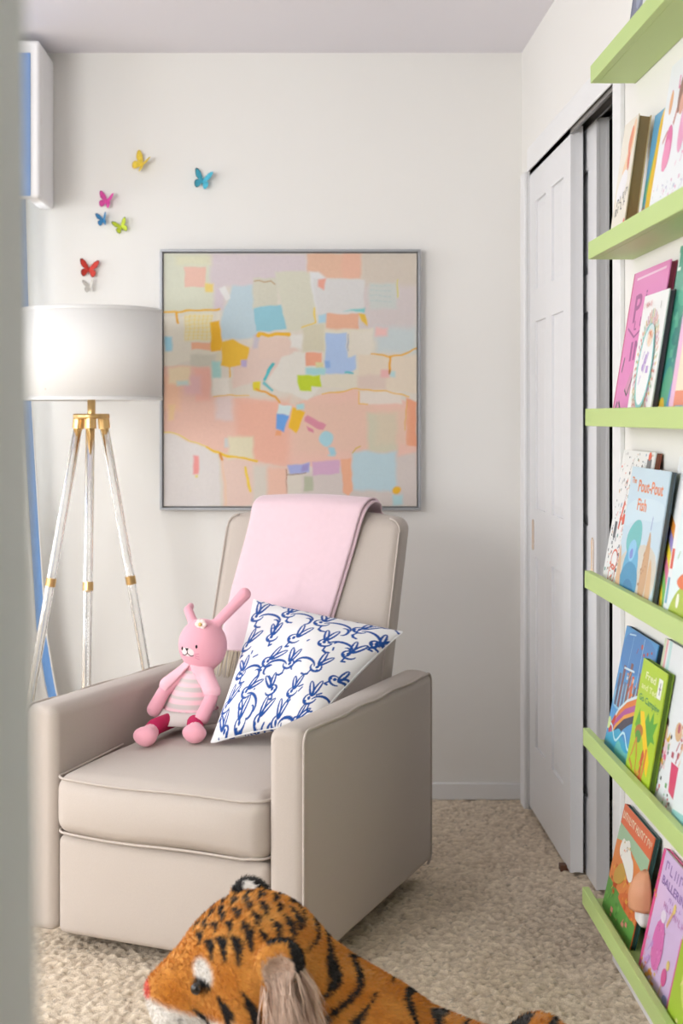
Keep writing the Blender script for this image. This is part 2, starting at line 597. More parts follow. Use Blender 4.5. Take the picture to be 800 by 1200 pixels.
M_curt = mat('curtain_white', '#f1eee8', 0.9, bump=0.2, bscale=700, bdist=0.0005, transl=0.35)
M_cblue = mat('curtain_blue_border', '#6088bb', 0.85, bump=0.2, bscale=700, bdist=0.0005)
cur = thing('curtain_panel', 'long white curtain with a blue border along its edge beside the lamp', 'curtain', (-1.05, 4.5, 0.0))
zk = [0.015, 0.25, 0.387, 0.577, 0.95, 1.30, 1.88, 2.36]
xk = [-0.69, -0.72, -0.755, -0.787, -0.811, -0.833, -0.849, -0.86]
def sheet(u_of, mname, m, nu, width_fn):
    nz = 60
    v, f = [], []
    for a in range(nz):
        z = 0.012 + (2.36 - 0.012) * a / (nz - 1)
        xr = float(np.interp(z, zk, xk))
        for b in range(nu):
            u = width_fn(b / (nu - 1))
            dist = u
            y = 4.5 + 0.028 * math.sin(dist * 48 + 0.7) * min(1, 0.3 + dist * 6) + 0.012 * math.sin(dist * 21 + z)
            v.append((xr - dist + 1.05, y - 4.5, z))
    for a in range(nz - 1):
        for b in range(nu - 1):
            f.append((a * nu + b, a * nu + b + 1, (a + 1) * nu + b + 1, (a + 1) * nu + b))
    o = pyobj(mname, v, f, m, cur, True)
    md = o.modifiers.new('thickness', 'SOLIDIFY')
    md.thickness = 0.002
    return o
sheet(None, 'curtain_cloth', M_curt, 70, lambda t: 0.034 + t * 0.40)
sheet(None, 'blue_border', M_cblue, 8, lambda t: 0.004 + t * 0.03)
sheet(None, 'edge_binding', M_curt, 3, lambda t: t * 0.004)

# ------------------------------------------------------------------ framed painting
px = lambda x, y, d: ((x - 345) * d / 1667, 1.25 - (y - 488) * d / 1667)
fx0, fz1 = px(187, 292, 4.605)
fx1, fz0 = px(493, 598, 4.605)
pic = thing('framed_painting', 'large square abstract painting of pastel patches in a thin silver frame', 'painting', ((fx0 + fx1) / 2, YB, fz0))
W, Hh = fx1 - fx0, fz1 - fz0
M_silver = mat('frame_silver', '#a9abb0', 0.4, metal=0.55)
M_framein = mat('frame_inner_grey', '#7d7f83', 0.6)  # dark grey face inside the silver rails
fw, fd = 0.0085, 0.038
for (a0, a1, b0, b1) in ((-W / 2, W / 2, 0, fw), (-W / 2, W / 2, Hh - fw, Hh), (-W / 2, -W / 2 + fw, fw, Hh - fw), (W / 2 - fw, W / 2, fw, Hh - fw)):
    MB().box(a0, a1, -fd, -0.002, b0, b1).build('frame_rail', M_silver, pic, bevel=0.001)
MB().box(-W / 2 + fw, W / 2 - fw, -0.014, -0.003, fw, Hh - fw).build('backing', M_framein, pic)
N = 300
cw = W - 2 * fw - 0.008
ch = Hh - 2 * fw - 0.008
uu, vv = np.meshgrid(np.linspace(0, 1, N), np.linspace(0, 1, N), indexing='ij')
PX = np.stack([191 + uu * 297, 593 - vv * 296], -1)      # sketch units of the composition
wob = np.stack([blur(rng.standard_normal((N, N)), 30), blur(rng.standard_normal((N, N)), 30)], -1)
wob = wob / wob.std() * 0.55
PXw = PX + wob
img = np.zeros((N, N, 3)) + np.array(lin('#d6cfc4'))
def paint(poly, c, soft=0.9, op=1.0, circ=None, line=None, w=1.0):
    global img
    if circ is not None:
        d = np.linalg.norm(PXw - np.array(circ[:2]), axis=-1) - circ[2]
    elif line is not None:
        d = np.min([seg_dist(PXw, line[k], line[k + 1]) for k in range(len(line) - 1)], axis=0) - w
    else:
        if len(poly) == 4 and not isinstance(poly[0], tuple):
            x0, y0, x1, y1 = poly
            poly = [(x0, y0), (x1, y0), (x1, y1), (x0, y1)]
        d = poly_sd(PXw, poly)
    a = sstep(soft, -soft, d)[..., None] * op
    img = img * (1 - a) + a * np.array(lin(c))
L_ = [
 ([(191, 297), (250, 297), (262, 365), (191, 367)], '#d0d2c0', 4), ([(245, 297), (358, 297), (360, 328), (300, 338), (245, 335)], '#cfc4c8', 4),
 ((215, 313, 240, 336), '#e0b9aa', 1), ((205, 300, 247, 311), '#d9d6b6', 4, .6), ((359, 297, 423, 327), '#d9b49d', 1.5), ((400, 297, 423, 327), '#dfae9b', 4, .6),
 ((423, 297, 488, 350), '#cbc1b5', 4), ((420, 335, 488, 388), '#ccc3c2', 6), ((432, 332, 465, 362), '#c3cbc6', 3, .8), ((250, 335, 262, 365), '#cfc3ca', 4),
 ([(272, 335), (300, 335), (302, 395), (258, 398), (258, 372)], '#b9cbd3', 2.5), ((296, 326, 325, 362), '#cbc9ba', 2), ([(322, 318), (366, 320), (370, 382), (335, 390)], '#cecdbd', 2),
 ([(361, 318), (372, 318), (384, 328), (370, 366)], '#d9dadb', 2), ([(366, 326), (427, 328), (425, 368), (371, 368)], '#d2d1d0', 1.5),
 ([(297, 361), (329, 357), (335, 386), (300, 389)], '#8fc0ce', 1), ((240, 332, 249, 342), '#e0c978', 1.5), ([(256, 337), (263, 335), (269, 349), (263, 352)], '#dedddb', 1),
 ([(372, 327), (381, 326), (378, 340), (372, 336)], '#dda090', 1.5), ((381, 368, 420, 387), '#dbab92', 1), ([(419, 368), (428, 369), (430, 382), (424, 378)], '#ddb84f', 1), ((372, 368, 381, 379), '#a8c9d8', 1.2),
 ([(191, 372), (256, 365), (256, 412), (191, 432)], '#dcd7c9', 1.5), ((216, 368, 247, 400), '#e2d9b0', 3, .8),
 ((192, 394, 201, 411), '#9ccada', 1.6), ((224, 402, 246, 410), '#e4ae90', 1), ((222, 415, 252, 430), '#cbc8ba', 2), ((252, 412, 262, 424), '#d5cfb9', 2),
 ([(191, 428), (245, 430), (246, 463), (300, 468), (345, 474), (376, 462), (418, 455), (488, 474), (488, 545), (400, 548), (335, 547), (280, 536), (230, 521), (191, 507)], '#e2bcae', 1.5),
 ((228, 432, 246, 470), '#e6b3a6', 3), ((276, 468, 338, 545), '#e3ad99', 7, .8), ((345, 470, 440, 530), '#dcbcaa', 9, .7), ((191, 440, 210, 480), '#e7bda3', 5), ((215, 440, 235, 462), '#dfb7b8', 4),
 ((197, 430, 222, 450), '#e4d3b5', 3), ((206, 446, 220, 452), '#c6d5cf', 2), ((248, 424, 258, 444), '#a6cfcb', 2),
 ([(300, 400), (345, 398), (350, 420), (322, 440), (272, 455), (272, 430)], '#dac4ba', 2), ((303, 395, 338, 420), '#dcc5b9', 2), ((296, 393, 302, 408), '#c3bcc6', 2),
 ([(345, 412), (378, 412), (378, 452), (360, 470), (325, 457), (312, 448), (330, 420)], '#dcd9d1', 1.5), ((378, 385, 437, 455), '#d9d3c3', 2), ((420, 415, 488, 460), '#dccfbd', 2),
 ((419, 440, 452, 456), '#d6c3b8', 3), ((340, 392, 354, 408), '#dddbd6', 2), ((354, 380, 380, 412), '#cdc8b2', 3), ((410, 388, 436, 416), '#dbd5c9', 2), ((440, 384, 488, 414), '#c2cccd', 6),
 ((440, 384, 453, 394), '#e2b9b5', 2.5), ([(381, 390), (405, 390), (407, 418), (417, 416), (417, 431), (410, 438), (380, 438), (381, 408)], '#a9bfe0', 1.2), ((380, 422, 386, 431), '#86a8da', 1.5),
 ((358, 413, 376, 429), '#e2a389', 1), ((369, 425, 378, 431), '#d5cfa0', 1), ((357, 431, 381, 440), '#a3cfd2', 1.5), ([(347, 441), (376, 440), (376, 455), (364, 454), (364, 459), (351, 457)], '#b9cc2e', 1),
 ([(402, 364), (427, 361), (427, 367)], '#7fc0c0', 1.2), ((446, 433, 456, 443), '#dfb0ae', 2), ((457, 435, 463, 442), '#b2d0d2', 1.5),
 ([(246, 378), (256, 375), (260, 404), (258, 411), (246, 411)], '#e4b02a', 1), ([(259, 400), (272, 397), (292, 407), (288, 426), (268, 431), (258, 428)], '#e0b43e', 1), ((282, 421, 289, 429), '#b7a9cc', 1.2),
 ((248, 443, 268, 463), '#e2ddd5', 2), ((252, 464, 272, 492), '#dcc9c6', 4), ((296, 447, 304, 457), '#d3c42a', 1), ([(421, 458), (470, 460), (470, 474), (421, 474)], '#dfd5cb', 1.5),
 ([(475, 466), (488, 471), (488, 523), (476, 521)], '#e19f80', 1.2), ([(325, 473), (341, 475), (338, 487), (323, 484)], '#cfdfe0', 1), ([(323, 484), (338, 487), (331, 506), (322, 503)], '#6a9edc', 1), ((322, 505, 328, 511), '#e2a077', 1),
 ([(342, 476), (357, 483), (347, 508), (337, 501)], '#e4b528', 1), ((347, 474, 356, 480), '#a8d0d4', 1.2), ([(357, 489), (360, 486), (381, 498), (378, 504), (373, 503), (356, 494)], '#d0899a', .8), ([(358, 499), (366, 503), (366, 507), (361, 505)], '#cf7f95', .8),
 ((384, 535, 393, 533), '#a7ccd4', 1), ([(384, 523), (391, 524), (394, 532), (387, 534)], '#9fc8d6', 1), ((430, 484, 464, 530), '#cbc7b1', 4), ((440, 480, 476, 520), '#d8c3ad', 6, .5),
 ([(191, 506), (255, 530), (258, 593), (191, 593)], '#d9d4d2', 1.5), ([(257, 530), (336, 549), (336, 593), (262, 593)], '#dfc5ba', 2), ((310, 548, 336, 593), '#e3bba9', 4), ((296, 545, 312, 593), '#d3ccc2', 4), ((336, 553, 352, 593), '#d5cec3', 2),
 ([(352, 556), (488, 530), (488, 593), (352, 593)], '#cec4bf', 3), ([(412, 529), (463, 530), (464, 576), (413, 574)], '#b7cdd4', 3), ([(399, 538), (411, 537), (413, 575), (408, 581), (402, 577)], '#e2aa8c', 1),
 ([(365, 541), (398, 539), (398, 555), (366, 557)], '#cda7c2', 1.2), ([(336, 545), (362, 542), (362, 554), (338, 555)], '#a2aad6', 1.2), ((353, 544, 361, 552), '#9a92c4', 1.2), ((355, 558, 366, 576), '#afb39b', 1.2),
 ([(226, 534), (231, 534), (233, 555), (225, 555)], '#e39794', 1.5), ((228, 556, 232, 559), '#e2d27a', 1), ((267, 511, 296, 538), '#dcd5ba', 3), ((262, 514, 267, 524), '#c8cccb', 2), ((460, 580, 472, 592), '#b0d0d3', 2), ((197, 474, 204, 492), '#e4c39a', 2),
]
for it in L_:
    paint(it[0], it[1], it[2], it[3] if len(it) > 3 else 1.0)
paint(None, '#a5ccd6', 1, circ=(382, 514, 8.5))
paint(None, '#dfae2e', 1, circ=(464, 574, 4.8))
for ln, c, w in [([(191, 366), (215, 364), (256, 363)], '#e0b040', 1.2), ([(205, 366), (207, 378)], '#dda63a', 1.6), ([(301, 395), (303, 392), (338, 392)], '#dfae34', 2.2), ([(319, 427), (309, 445)], '#4fb0b8', 2.0),
                 ([(308, 449), (318, 457)], '#6fb8be', 1.6), ([(300, 455), (322, 465), (326, 471)], '#d79a2a', 1.3), ([(249, 464), (270, 463), (290, 464)], '#dfb45a', .7), ([(376, 462), (418, 455), (452, 458), (478, 465)], '#dfb045', .7),
                 ([(435, 415), (448, 416), (457, 418), (470, 416), (488, 408)], '#dfa93c', .9), ([(457, 418), (456, 437)], '#dfa02e', 1.4), ([(456, 434), (456, 439)], '#6a3f30', .6), ([(241, 524), (258, 531), (268, 535), (300, 540)], '#e4bd34', 1.3), ([(287, 548), (293, 575)], '#e4c44e', 1.4), ([(258, 532), (260, 538)], '#d08b30', 1.5),
                 ([(335, 550), (335, 577)], '#9a6a50', .5), ([(412, 530), (416, 525), (422, 523)], '#c9a83a', .7), ([(420, 458), (420, 474), (430, 474)], '#dfb045', .6), ([(297, 330), (318, 330), (322, 333)], '#a8824a', .6), ([(367, 360), (369, 378), (353, 384)], '#dfc252', .8), ([(191, 505), (215, 513), (240, 523)], '#e0cf70', .7),
                 ([(407, 392), (408, 410)], '#6f86b0', .4), ([(405, 437), (414, 437)], '#5fb5bf', 1.1), ([(336, 556), (358, 554)], '#8a6a48', .5), ([(466, 328), (466, 348)], '#d9d070', .7), ([(476, 470), (474, 505)], '#dcae50', .5), ([(268, 430), (269, 442)], '#dfb03a', .8), ([(260, 540), (265, 593)], '#e2c4ac', 1.2)]:
    paint(None, c, .6, line=ln, w=w)
for k in range(7):
    paint(None, '#e4cc6a', .6, .6, line=[(217 + k * 5, 369), (216 + k * 5, 398)], w=.5)
    paint(None, '#e4cc6a', .6, .6, line=[(217, 371 + k * 4.5), (248, 370 + k * 4.5)], w=.4)
for k in range(4):
    for q in range(5):
        paint(None, '#a9bfc0', .6, .6, line=[(434 + q * 5, 335 + k * 6), (437 + q * 5, 335 + k * 6)], w=.6)
img *= 1 + 0.008 * (blur(rng.standard_normal((N, N)), 1) / 0.45)[..., None]
sat = img.mean(-1, keepdims=True)
img = np.clip(sat + (img - sat) * 1.10, 0, 1)
img = img * 0.97 + 0.03 * 0.80
relief = blur(rng.standard_normal((N, N)), 1) * 0.0003
VV = np.stack([-cw / 2 + uu * cw, -0.030 - relief, fw + 0.004 + vv * ch], -1).reshape(-1, 3)
i, j = np.meshgrid(np.arange(N - 1), np.arange(N - 1), indexing='ij')
b0 = (i * N + j).ravel()
FF = np.stack([b0, b0 + N, b0 + N + 1, b0 + 1], -1)
M_paint = mat('oil_paint', rough=0.55, attr='col', bump=0.15, bscale=160, bdist=0.0008)
MB().box(-cw / 2, cw / 2, -0.0290, -0.0135, fw + 0.004, Hh - fw - 0.004).build('stretcher', mat('raw_canvas', '#d8d2c8', 0.8), pic)
tag(pyobj('painted_canvas', VV, FF, M_paint, pic, True, img.reshape(-1, 3)), 'canvas painted with pastel pink, blue, gold and white patches')

# ------------------------------------------------------------------ paper butterflies
def wing_outline(kind):
    # fore and hind wing, hinge on x = 0, spreading to +x ; y is along the body
    fore = [(0, .12), (.16, .42), (.45, .78), (.8, .98), (1.0, .95), (1.02, .78), (.93, .5), (.78, .25), (.5, .08), (.0, .02)]
    hind = [(0, .03), (.5, .06), (.72, -.04), (.8, -.25), (.74, -.5), (.58, -.68), (.4, -.7), (.25, -.55), (.12, -.3), (0, -.1)]
    return fore, hind
def butterfly(pxx, pyy, size, col, col2, tilt, openL, openR, label, yaw=0.0):
    x, z = px(pxx, pyy, YB - 0.012)
    r = thing('paper_butterfly', label, 'butterfly', (x, YB - 0.004, z), 0, 'paper butterflies on the wall')
    R0 = Matrix.Rotation(tilt, 4, 'Y') @ Matrix.Rotation(yaw, 4, 'Z')
    m1 = mat('butterfly_' + col, col, 0.6, vary=0.25, vscale=90)
    m2 = mat('butterfly_' + col2, col2, 0.6)
    fore, hind = wing_outline(0)
    for s, op in ((-1, openL), (1, openR)):
        v, f = [], []
        for part in (fore, hind):
            k = len(v)
            for (a, b) in part:
                u = a * size * s
                # wing lifts off the wall by the opening angle
                p = Vector((u * math.cos(op), -abs(u) * math.sin(op) - 0.004, b * size))
                v.append(R0 @ p)
            f.append(tuple(range(k, k + len(part))))
        w = pyobj('wing', v, f, m1, r)
        md = w.modifiers.new('paper', 'SOLIDIFY')
        md.thickness = 0.0006
        v, f = [], []
        for part, sc in ((fore, 0.0), (hind, 0.0)):
            k = len(v)
            c = np.mean(part, 0)
            for (a, b) in part:
                for q in (1.0, 0.82):
                    a2, b2 = c[0] + (a - c[0]) * q, c[1] + (b - c[1]) * q
                    u = a2 * size * s
                    v.append(R0 @ Vector((u * math.cos(op), -abs(u) * math.sin(op) - 0.0048, b2 * size)))
            n = len(part)
            for t in range(1, n - 2):
                f.append((k + 2 * t, k + 2 * (t + 1), k + 2 * (t + 1) + 1, k + 2 * t + 1))
        pyobj('wing_edge', v, f, m2, w)
    pts = [R0 @ Vector((0, -0.003, t * size)) for t in (-.45, -.2, .1, .3)]
    MB().tube(pts, [0.0008, 0.0018, 0.002, 0.001], 6).build('body', m2, r)
    MB().tube([R0 @ Vector((0, -0.003, .3 * size)), R0 @ Vector((.15 * size, -0.008, .55 * size))], 0.0004, 4).tube([R0 @ Vector((0, -0.003, .3 * size)), R0 @ Vector((-.15 * size, -0.008, .55 * size))], 0.0004, 4).build('antennae', m2, r)
butterfly(166, 193, 0.036, '#ecd04a', '#d9b53a', 0.6, 0.2, 1.15, 'yellow paper butterfly on the wall, highest of the group')
butterfly(237, 212, 0.036, '#4fb3cc', '#2a5f66', 0.25, 0.25, 1.0, 'turquoise paper butterfly with dark edges above the painting corner', 0.3)
butterfly(125, 236, 0.030, '#d94fa2', '#b23a86', 0.25, 0.2, 0.9, 'magenta pink paper butterfly on the wall')
butterfly(121, 258, 0.025, '#3f86b8', '#27567c', -0.1, 0.35, 1.05, 'small blue paper butterfly under the magenta one')
butterfly(142, 266, 0.027, '#c3d43a', '#55602a', -0.35, 0.45, 0.5, 'lime green paper butterfly with dark edges')
butterfly(104, 316, 0.034, '#c8382c', '#7c2420', 0.12, 0.5, 0.35, 'red paper butterfly on the wall above the lamp shade')
butterfly(105, 336, 0.024, '#cfcbc4', '#a8a49d', -0.1, 0.5, 0.9, 'pale grey white paper butterfly right above the lamp shade')

# ------------------------------------------------------------------ acrylic tripod lamp
lx, ly = (107 - 345) * 4.2 / 1667, 4.20
lamp = thing('floor_lamp', 'tripod floor lamp with clear acrylic legs, gold fittings and white drum shade', 'lamp', (lx, ly, 0), 0)
M_shade = mat('lamp_shade_linen', '#fbfaf8', 0.85, bump=0.2, bscale=900, bdist=0.0005, transl=0.28)
M_acr = mat('clear_acrylic', '#ffffff', 0.02, trans=1.0, ior=1.49)
R_s, zs0, zs1 = 0.208, 1.297, 1.565
sh = MB().lathe([(R_s, zs0), (R_s, zs1)], 96).build('shade', M_shade, lamp, True)
sh.modifiers.new('thickness', 'SOLIDIFY').thickness = 0.0025
MB().lathe([(R_s + .0015, zs0), (R_s + .0015, zs0 + .010), (R_s - .003, zs0 + .010), (R_s - .003, zs0), (R_s + .0015, zs0)], 96).build('lower_trim', M_shade, sh, True)
MB().lathe([(R_s + .0015, zs1 - .010), (R_s + .0015, zs1), (R_s - .003, zs1), (R_s - .003, zs1 - .010), (R_s + .0015, zs1 - .010)], 96).build('upper_trim', M_shade, sh, True)
mb = MB()
for k in range(3):
    a = k * 2 * math.pi / 3
    mb.tube([(0, 0, zs0 + .1), (R_s * math.cos(a), R_s * math.sin(a), zs0 + .03)], 0.0018, 6)
mb.build('shade_spider', M_gold, lamp)
MB().lathe([(0.0001, 1.243), (0.052, 1.243), (0.054, 1.246), (0.054, 1.254), (0.052, 1.258), (0.0001, 1.258)], 48).build('hub_plate', M_gold, lamp, True)
MB().lathe([(0.012, 1.255), (0.012, 1.300), (0.009, 1.302), (0.009, 1.36), (0.0001, 1.36)], 24).build('stem', M_gold, lamp, True)
MB().lathe([(0.016, 1.36), (0.018, 1.40), (0.0001, 1.40)], 24).build('socket', M_gold, lamp, True)
MB().ball((0, 0, 1.44), (0.03, 0.03, 0.045), 16, 10).build('bulb', mat('bulb_glass', '#f4f1ea', 0.2), lamp, True)
legs = [(-0.248, -0.03), (0.015, -0.25), (0.235, 0.09)]
for (ax, ay) in legs:
    rr = math.hypot(ax, ay)
    top = Vector((ax / rr * 0.036, ay / rr * 0.036, 1.232))
    bot = Vector((ax, ay, 0.012))
    lg = MB().tube([top, bot], 0.0135, 40).build('leg', M_acr, lamp, True)
    lg.data.polygons[-1].use_smooth = False
    dv = (bot - top).normalized()
    MB().tube([top + Vector((0, 0, .014)), top + dv * .018], 0.0175, 20).build('collar', M_gold, lg, False)
    tm = 0.385
    pm = top.lerp(bot, tm)
    MB().tube([pm - dv * .0125, pm + dv * .0125], 0.0155, 20).build('joint_band', M_gold, lg, False)
    MB().tube([bot - dv * .02, bot + dv * .009], 0.0155, 20).build('foot_cap', M_gold, lg, False)

# ------------------------------------------------------------------ armchair (local: x along the front, y to the back)
FX, FY, RZ = -0.307, 3.199, math.radians(-23.8)
M_fab = mat('taupe_upholstery', '#bfb4ab', 0.85, bump=0.35, bscale=1100, bdist=0.0006, vary=0.03, vscale=400, sheen=0.12)
M_pipe = mat('upholstery_piping', '#c1b6ad', 0.8, bump=0.2, bscale=1100, bdist=0.0005)
chair = thing('armchair', 'taupe upholstered swivel armchair with piped square arms', 'armchair', (FX, FY, 0), RZ)
def arm(sx):
    xo, xi = 0.36 * sx, 0.272 * sx
    def warp(P, U):
        P = P.copy()
        # outer lower rear corner tucks in, panels swell softly
        bul = (1 - U[:, 1] ** 2) * (1 - U[:, 2] ** 2)
        P[:, 0] += np.where(U[:, 0] * sx > 0.6, sx * 0.010 * bul, 0)
        P[:, 1] += np.where(U[:, 1] < -0.9, -0.004 * (1 - U[:, 0] ** 2), 0)
        P[:, 2] += np.where(U[:, 2] > 0.6, 0.008 * (1 - np.abs(U[:, 0]) ** 2) - 0.012 * (U[:, 1] + 0.0) * 0.5, 0)
        return P
    P, fs = softbox(min(xo, xi), max(xo, xi), 0, 0.87, 0.048, 0.562, 0.022, 26, warp)
    a = pyobj('arm', P, fs, M_fab, chair, True)
    # piping round the outer panel
    e = 0.018
    loop = []
    def corner(cy, cz, a0, a1, r=0.028):
        for k in range(6):
            t = a0 + (a1 - a0) * k / 5
            loop.append((xo - sx * 0.004, cy + r * math.cos(t), cz + r * math.sin(t)))
    r = 0.026
    zt0, zt1 = 0.568, 0.556
    corner(0.004 + r, 0.050 + r, -math.pi / 2, -math.pi)
    corner(0.004 + r, zt0 - r, math.pi, math.pi / 2)
    for q in np.linspace(0.08, 0.80, 22):
        loop.append((xo - sx * 0.004 + sx * 0.0015 * math.sin(q * 31), q, zt0 + (zt1 - zt0) * q / 0.87 + 0.002 * math.sin(q * 24)))
    corner(0.866 - r, zt1 - r, math.pi / 2, 0)
    corner(0.866 - r, 0.050 + r, 0, -math.pi / 2)
    MB().tube(loop, 0.0034, 8).build('piping', M_pipe, a, True)
    return a
arm(-1)
arm(1)
def wseat(P, U):
    P = P.copy()
    top = np.clip(U[:, 2], 0, 1)
    P[:, 2] += top * 0.028 * (1 - U[:, 0] ** 4) * (1 - np.abs(U[:, 1]) ** 3)
    fr = np.clip(-U[:, 1] * 4 - 3, 0, 1)
    P[:, 1] -= fr * 0.022 * (1 - U[:, 0] ** 4) * (1 - U[:, 2] ** 2) 
    P[:, 2] += 0.004 * np.sin(P[:, 0] * 17) * fr * (U[:, 2] < 0)
    return P
P, fs = softbox(-0.271, 0.271, -0.012, 0.70, 0.278, 0.418, 0.035, 30, wseat)
seat = pyobj('seat_cushion', P, fs, M_fab, chair, True)
for zz, yy in ((0.412, 0.0), (0.286, 0.002)):
    pts = []
    for k in range(10):
        pts.append((-0.268, 0.30 - 0.27 * k / 9, zz + (0.0 if zz < 0.35 else 0.012 * (1 - k / 9))))
    for k in range(9):
        t = math.pi + (math.pi / 2) * k / 8
        pts.append((-0.236 + 0.033 * math.cos(t), 0.024 + 0.034 * math.sin(t) + yy, zz))
    for q in np.linspace(-0.22, 0.22, 24):
        pts.append((q, -0.0115 - 0.0085 * (1 - (q / 0.27) ** 4) + yy, zz + 0.002 * math.sin(q * 17)))
    for k in range(9):
        t = -math.pi / 2 + (math.pi / 2) * k / 8
        pts.append((0.236 + 0.033 * math.cos(t), 0.024 + 0.034 * math.sin(t) + yy, zz))
    MB().tube(pts, 0.0032, 8).build('piping', M_pipe, seat, True)
def wfront(P, U):
    P = P.copy()
    P[:, 1] -= np.where(U[:, 1] < -0.5, 0.010 * (1 - U[:, 0] ** 4) * (1 - U[:, 2] ** 4), 0)
    return P
P, fs = softbox(-0.2705, 0.2705, 0.004, 0.10, 0.046, 0.276, 0.018, 20, wfront)
pyobj('front_panel', P, fs, M_fab, chair, True)
def yfront(z):
    return 0.88 - (0.98 - z) * 0.357
def wback(P, U):
    P = P.copy()
    z = P[:, 2]
    P[:, 2] = z + np.where(U[:, 2] > 0.5, 0.022 * (1 - U[:, 0] ** 2) * (U[:, 2] - 0.5) * 2, 0)
    dep = U[:, 1]
    mid = (1 - U[:, 0] ** 2)
    P[:, 1] = yfront(z) + 0.05 + dep * 0.042 + np.where(dep > 0, dep * 0.035 * mid, dep * 0.012 * mid * (1 - U[:, 2] ** 4))
    return P
P, fs = softbox(-0.27, 0.27, 0.0, 0.09, 0.36, 0.965, 0.032, 30, wback)
bk = pyobj('backrest', P, fs, M_fab, chair, True)
for s in (-1, 1):
    pts = []
    for q in np.linspace(0.40, 0.93, 20):
        pts.append((s * 0.263, yfront(q) + 0.0115, q))
    for k in range(6):
        t = k / 5 * math.pi / 2
        pts.append((s * (0.231 + 0.032 * math.cos(t)), yfront(0.94) + 0.014 + 0.01 * k / 5, 0.933 + 0.035 * math.sin(t)))
    MB().tube(pts, 0.0028, 8).build('piping', M_pipe, bk, True)
P, fs = softbox(-0.2705, 0.2705, 0.76, 0.85, 0.046, 0.50, 0.02, 12)
pyobj('rear_panel', P, fs, M_fab, chair, True)
M_base = mat('swivel_base_black', '#1d1b1a', 0.5)
MB().lathe([(0.0001, 0.004), (0.24, 0.004), (0.25, 0.012), (0.25, 0.026), (0.06, 0.032), (0.06, 0.09), (0.0001, 0.09)], 40, (0, 0.43, 0)).build('swivel_base', M_base, chair, True)
MB().box(-0.265, 0.265, 0.105, 0.755, 0.06, 0.272).build('inner_frame', M_base, chair)

# ------------------------------------------------------------------ pink throw over the back
M_throw = mat('pink_throw_knit', '#e8cbd4', 0.9, bump=0.3, bscale=700, bdist=0.0008, sheen=0.3, vary=0.02, vscale=60)
throw = thing('throw_blanket', 'pale pink throw blanket draped over the back of the armchair', 'blanket', (FX, FY, 0), RZ)
path = []     # (y, z, t) front bottom -> top -> behind
OFF = 0.014
for z in np.linspace(0.60, 0.955, 40):
    path.append((yfront(z) - OFF - 0.003, z))
yt = yfront(0.97)
for k in range(1, 14):
    a = math.pi * k / 14
    path.append((yt + 0.052 - 0.072 * math.cos(a), 0.958 + 0.046 * math.sin(a) ** 0.7))
for z in np.linspace(0.94, 0.62, 20):
    path.append((yfront(z) + 0.15, z))
zz_ = np.array([p[1] for p in path])
nt_ = len(path)
def edges(k):
    t = k / (nt_ - 1)
    y, z = path[k]
    if k < 53:
        l = float(np.interp(z, [0.60, 0.68, 0.77, 0.95, 1.0], [-0.213, -0.21, -0.203, -0.178, -0.172]))
        r = float(np.interp(z, [0.60, 0.66, 0.80, 0.95, 1.0], [0.082, 0.095, 0.122, 0.150, 0.165]))
    else:
        l, r = -0.17, 0.185
    return l, r
NU = 46
def throw_sheet(off, x_shift_r, name, k0, k1, lfrac, rfrac):
    v, f = [], []
    for k in range(k0, k1):
        l, r = edges(k)
        y, z = path[k]
        dirn = -1 if k < 46 else 1
        for b in range(NU):
            t = lfrac + (rfrac - lfrac) * b / (NU - 1)
            x = l + (r - l) * t
            fold = 0.0025 * math.sin(t * 7 + z * 5) * (0.3 + 0.7 * t) + 0.0012 * math.exp(-((t - 0.62 + (z - .8) * 0.3) / 0.03) ** 2) * math.exp(-((z - .80) / .05) ** 2)
            crown = 0.016 * (1 - (x / 0.27) ** 2) if z > 0.9 else 0.0
            e = (abs(2 * t - 1)) ** 12 * 0.004
            yy = y + (off + fold - e) * (-1 if k < 46 else (0 if k < 53 else 1))
            v.append((x + x_shift_r, yy, z + crown * (z - 0.9) / 0.1 + (off + 0.4 * fold if 40 <= k < 53 else 0)))
    n = k1 - k0
    for a in range(n - 1):
        for b in range(NU - 1):
            f.append((a * NU + b, a * NU + b + 1, (a + 1) * NU + b + 1, (a + 1) * NU + b))
    o = pyobj(name, v, f, M_throw, throw, True)
    md = o.modifiers.new('thickness', 'SOLIDIFY')
    md.thickness = 0.005
    md.offset = 0
    return o
throw_sheet(0.006, 0.0, 'outer_layer', 0, nt_, 0.0, 1.0)
throw_sheet(-0.002, 0.008, 'under_layer', 0, nt_, 0.5, 1.0)
mb = MB()
for k in range(60):
    x = -0.213 + 0.295 * k / 59
    y = yfront(0.60) - 0.024 - random.random() * 0.008
    x2 = x + random.uniform(-.006, .008)
    mb.tube([(x, y, 0.605), ((x + x2) / 2 + random.uniform(-.003, .003), y - 0.012, 0.575), (x2, y - 0.02 - random.random() * 0.008, 0.532 + random.random() * 0.012)], [0.0016, 0.0019, 0.0012], 5)
fr = mb.build('fringe', mat('throw_fringe', '#ddd0b8', 0.9), throw, True)
tag(fr, 'cream fringe', kind='stuff')

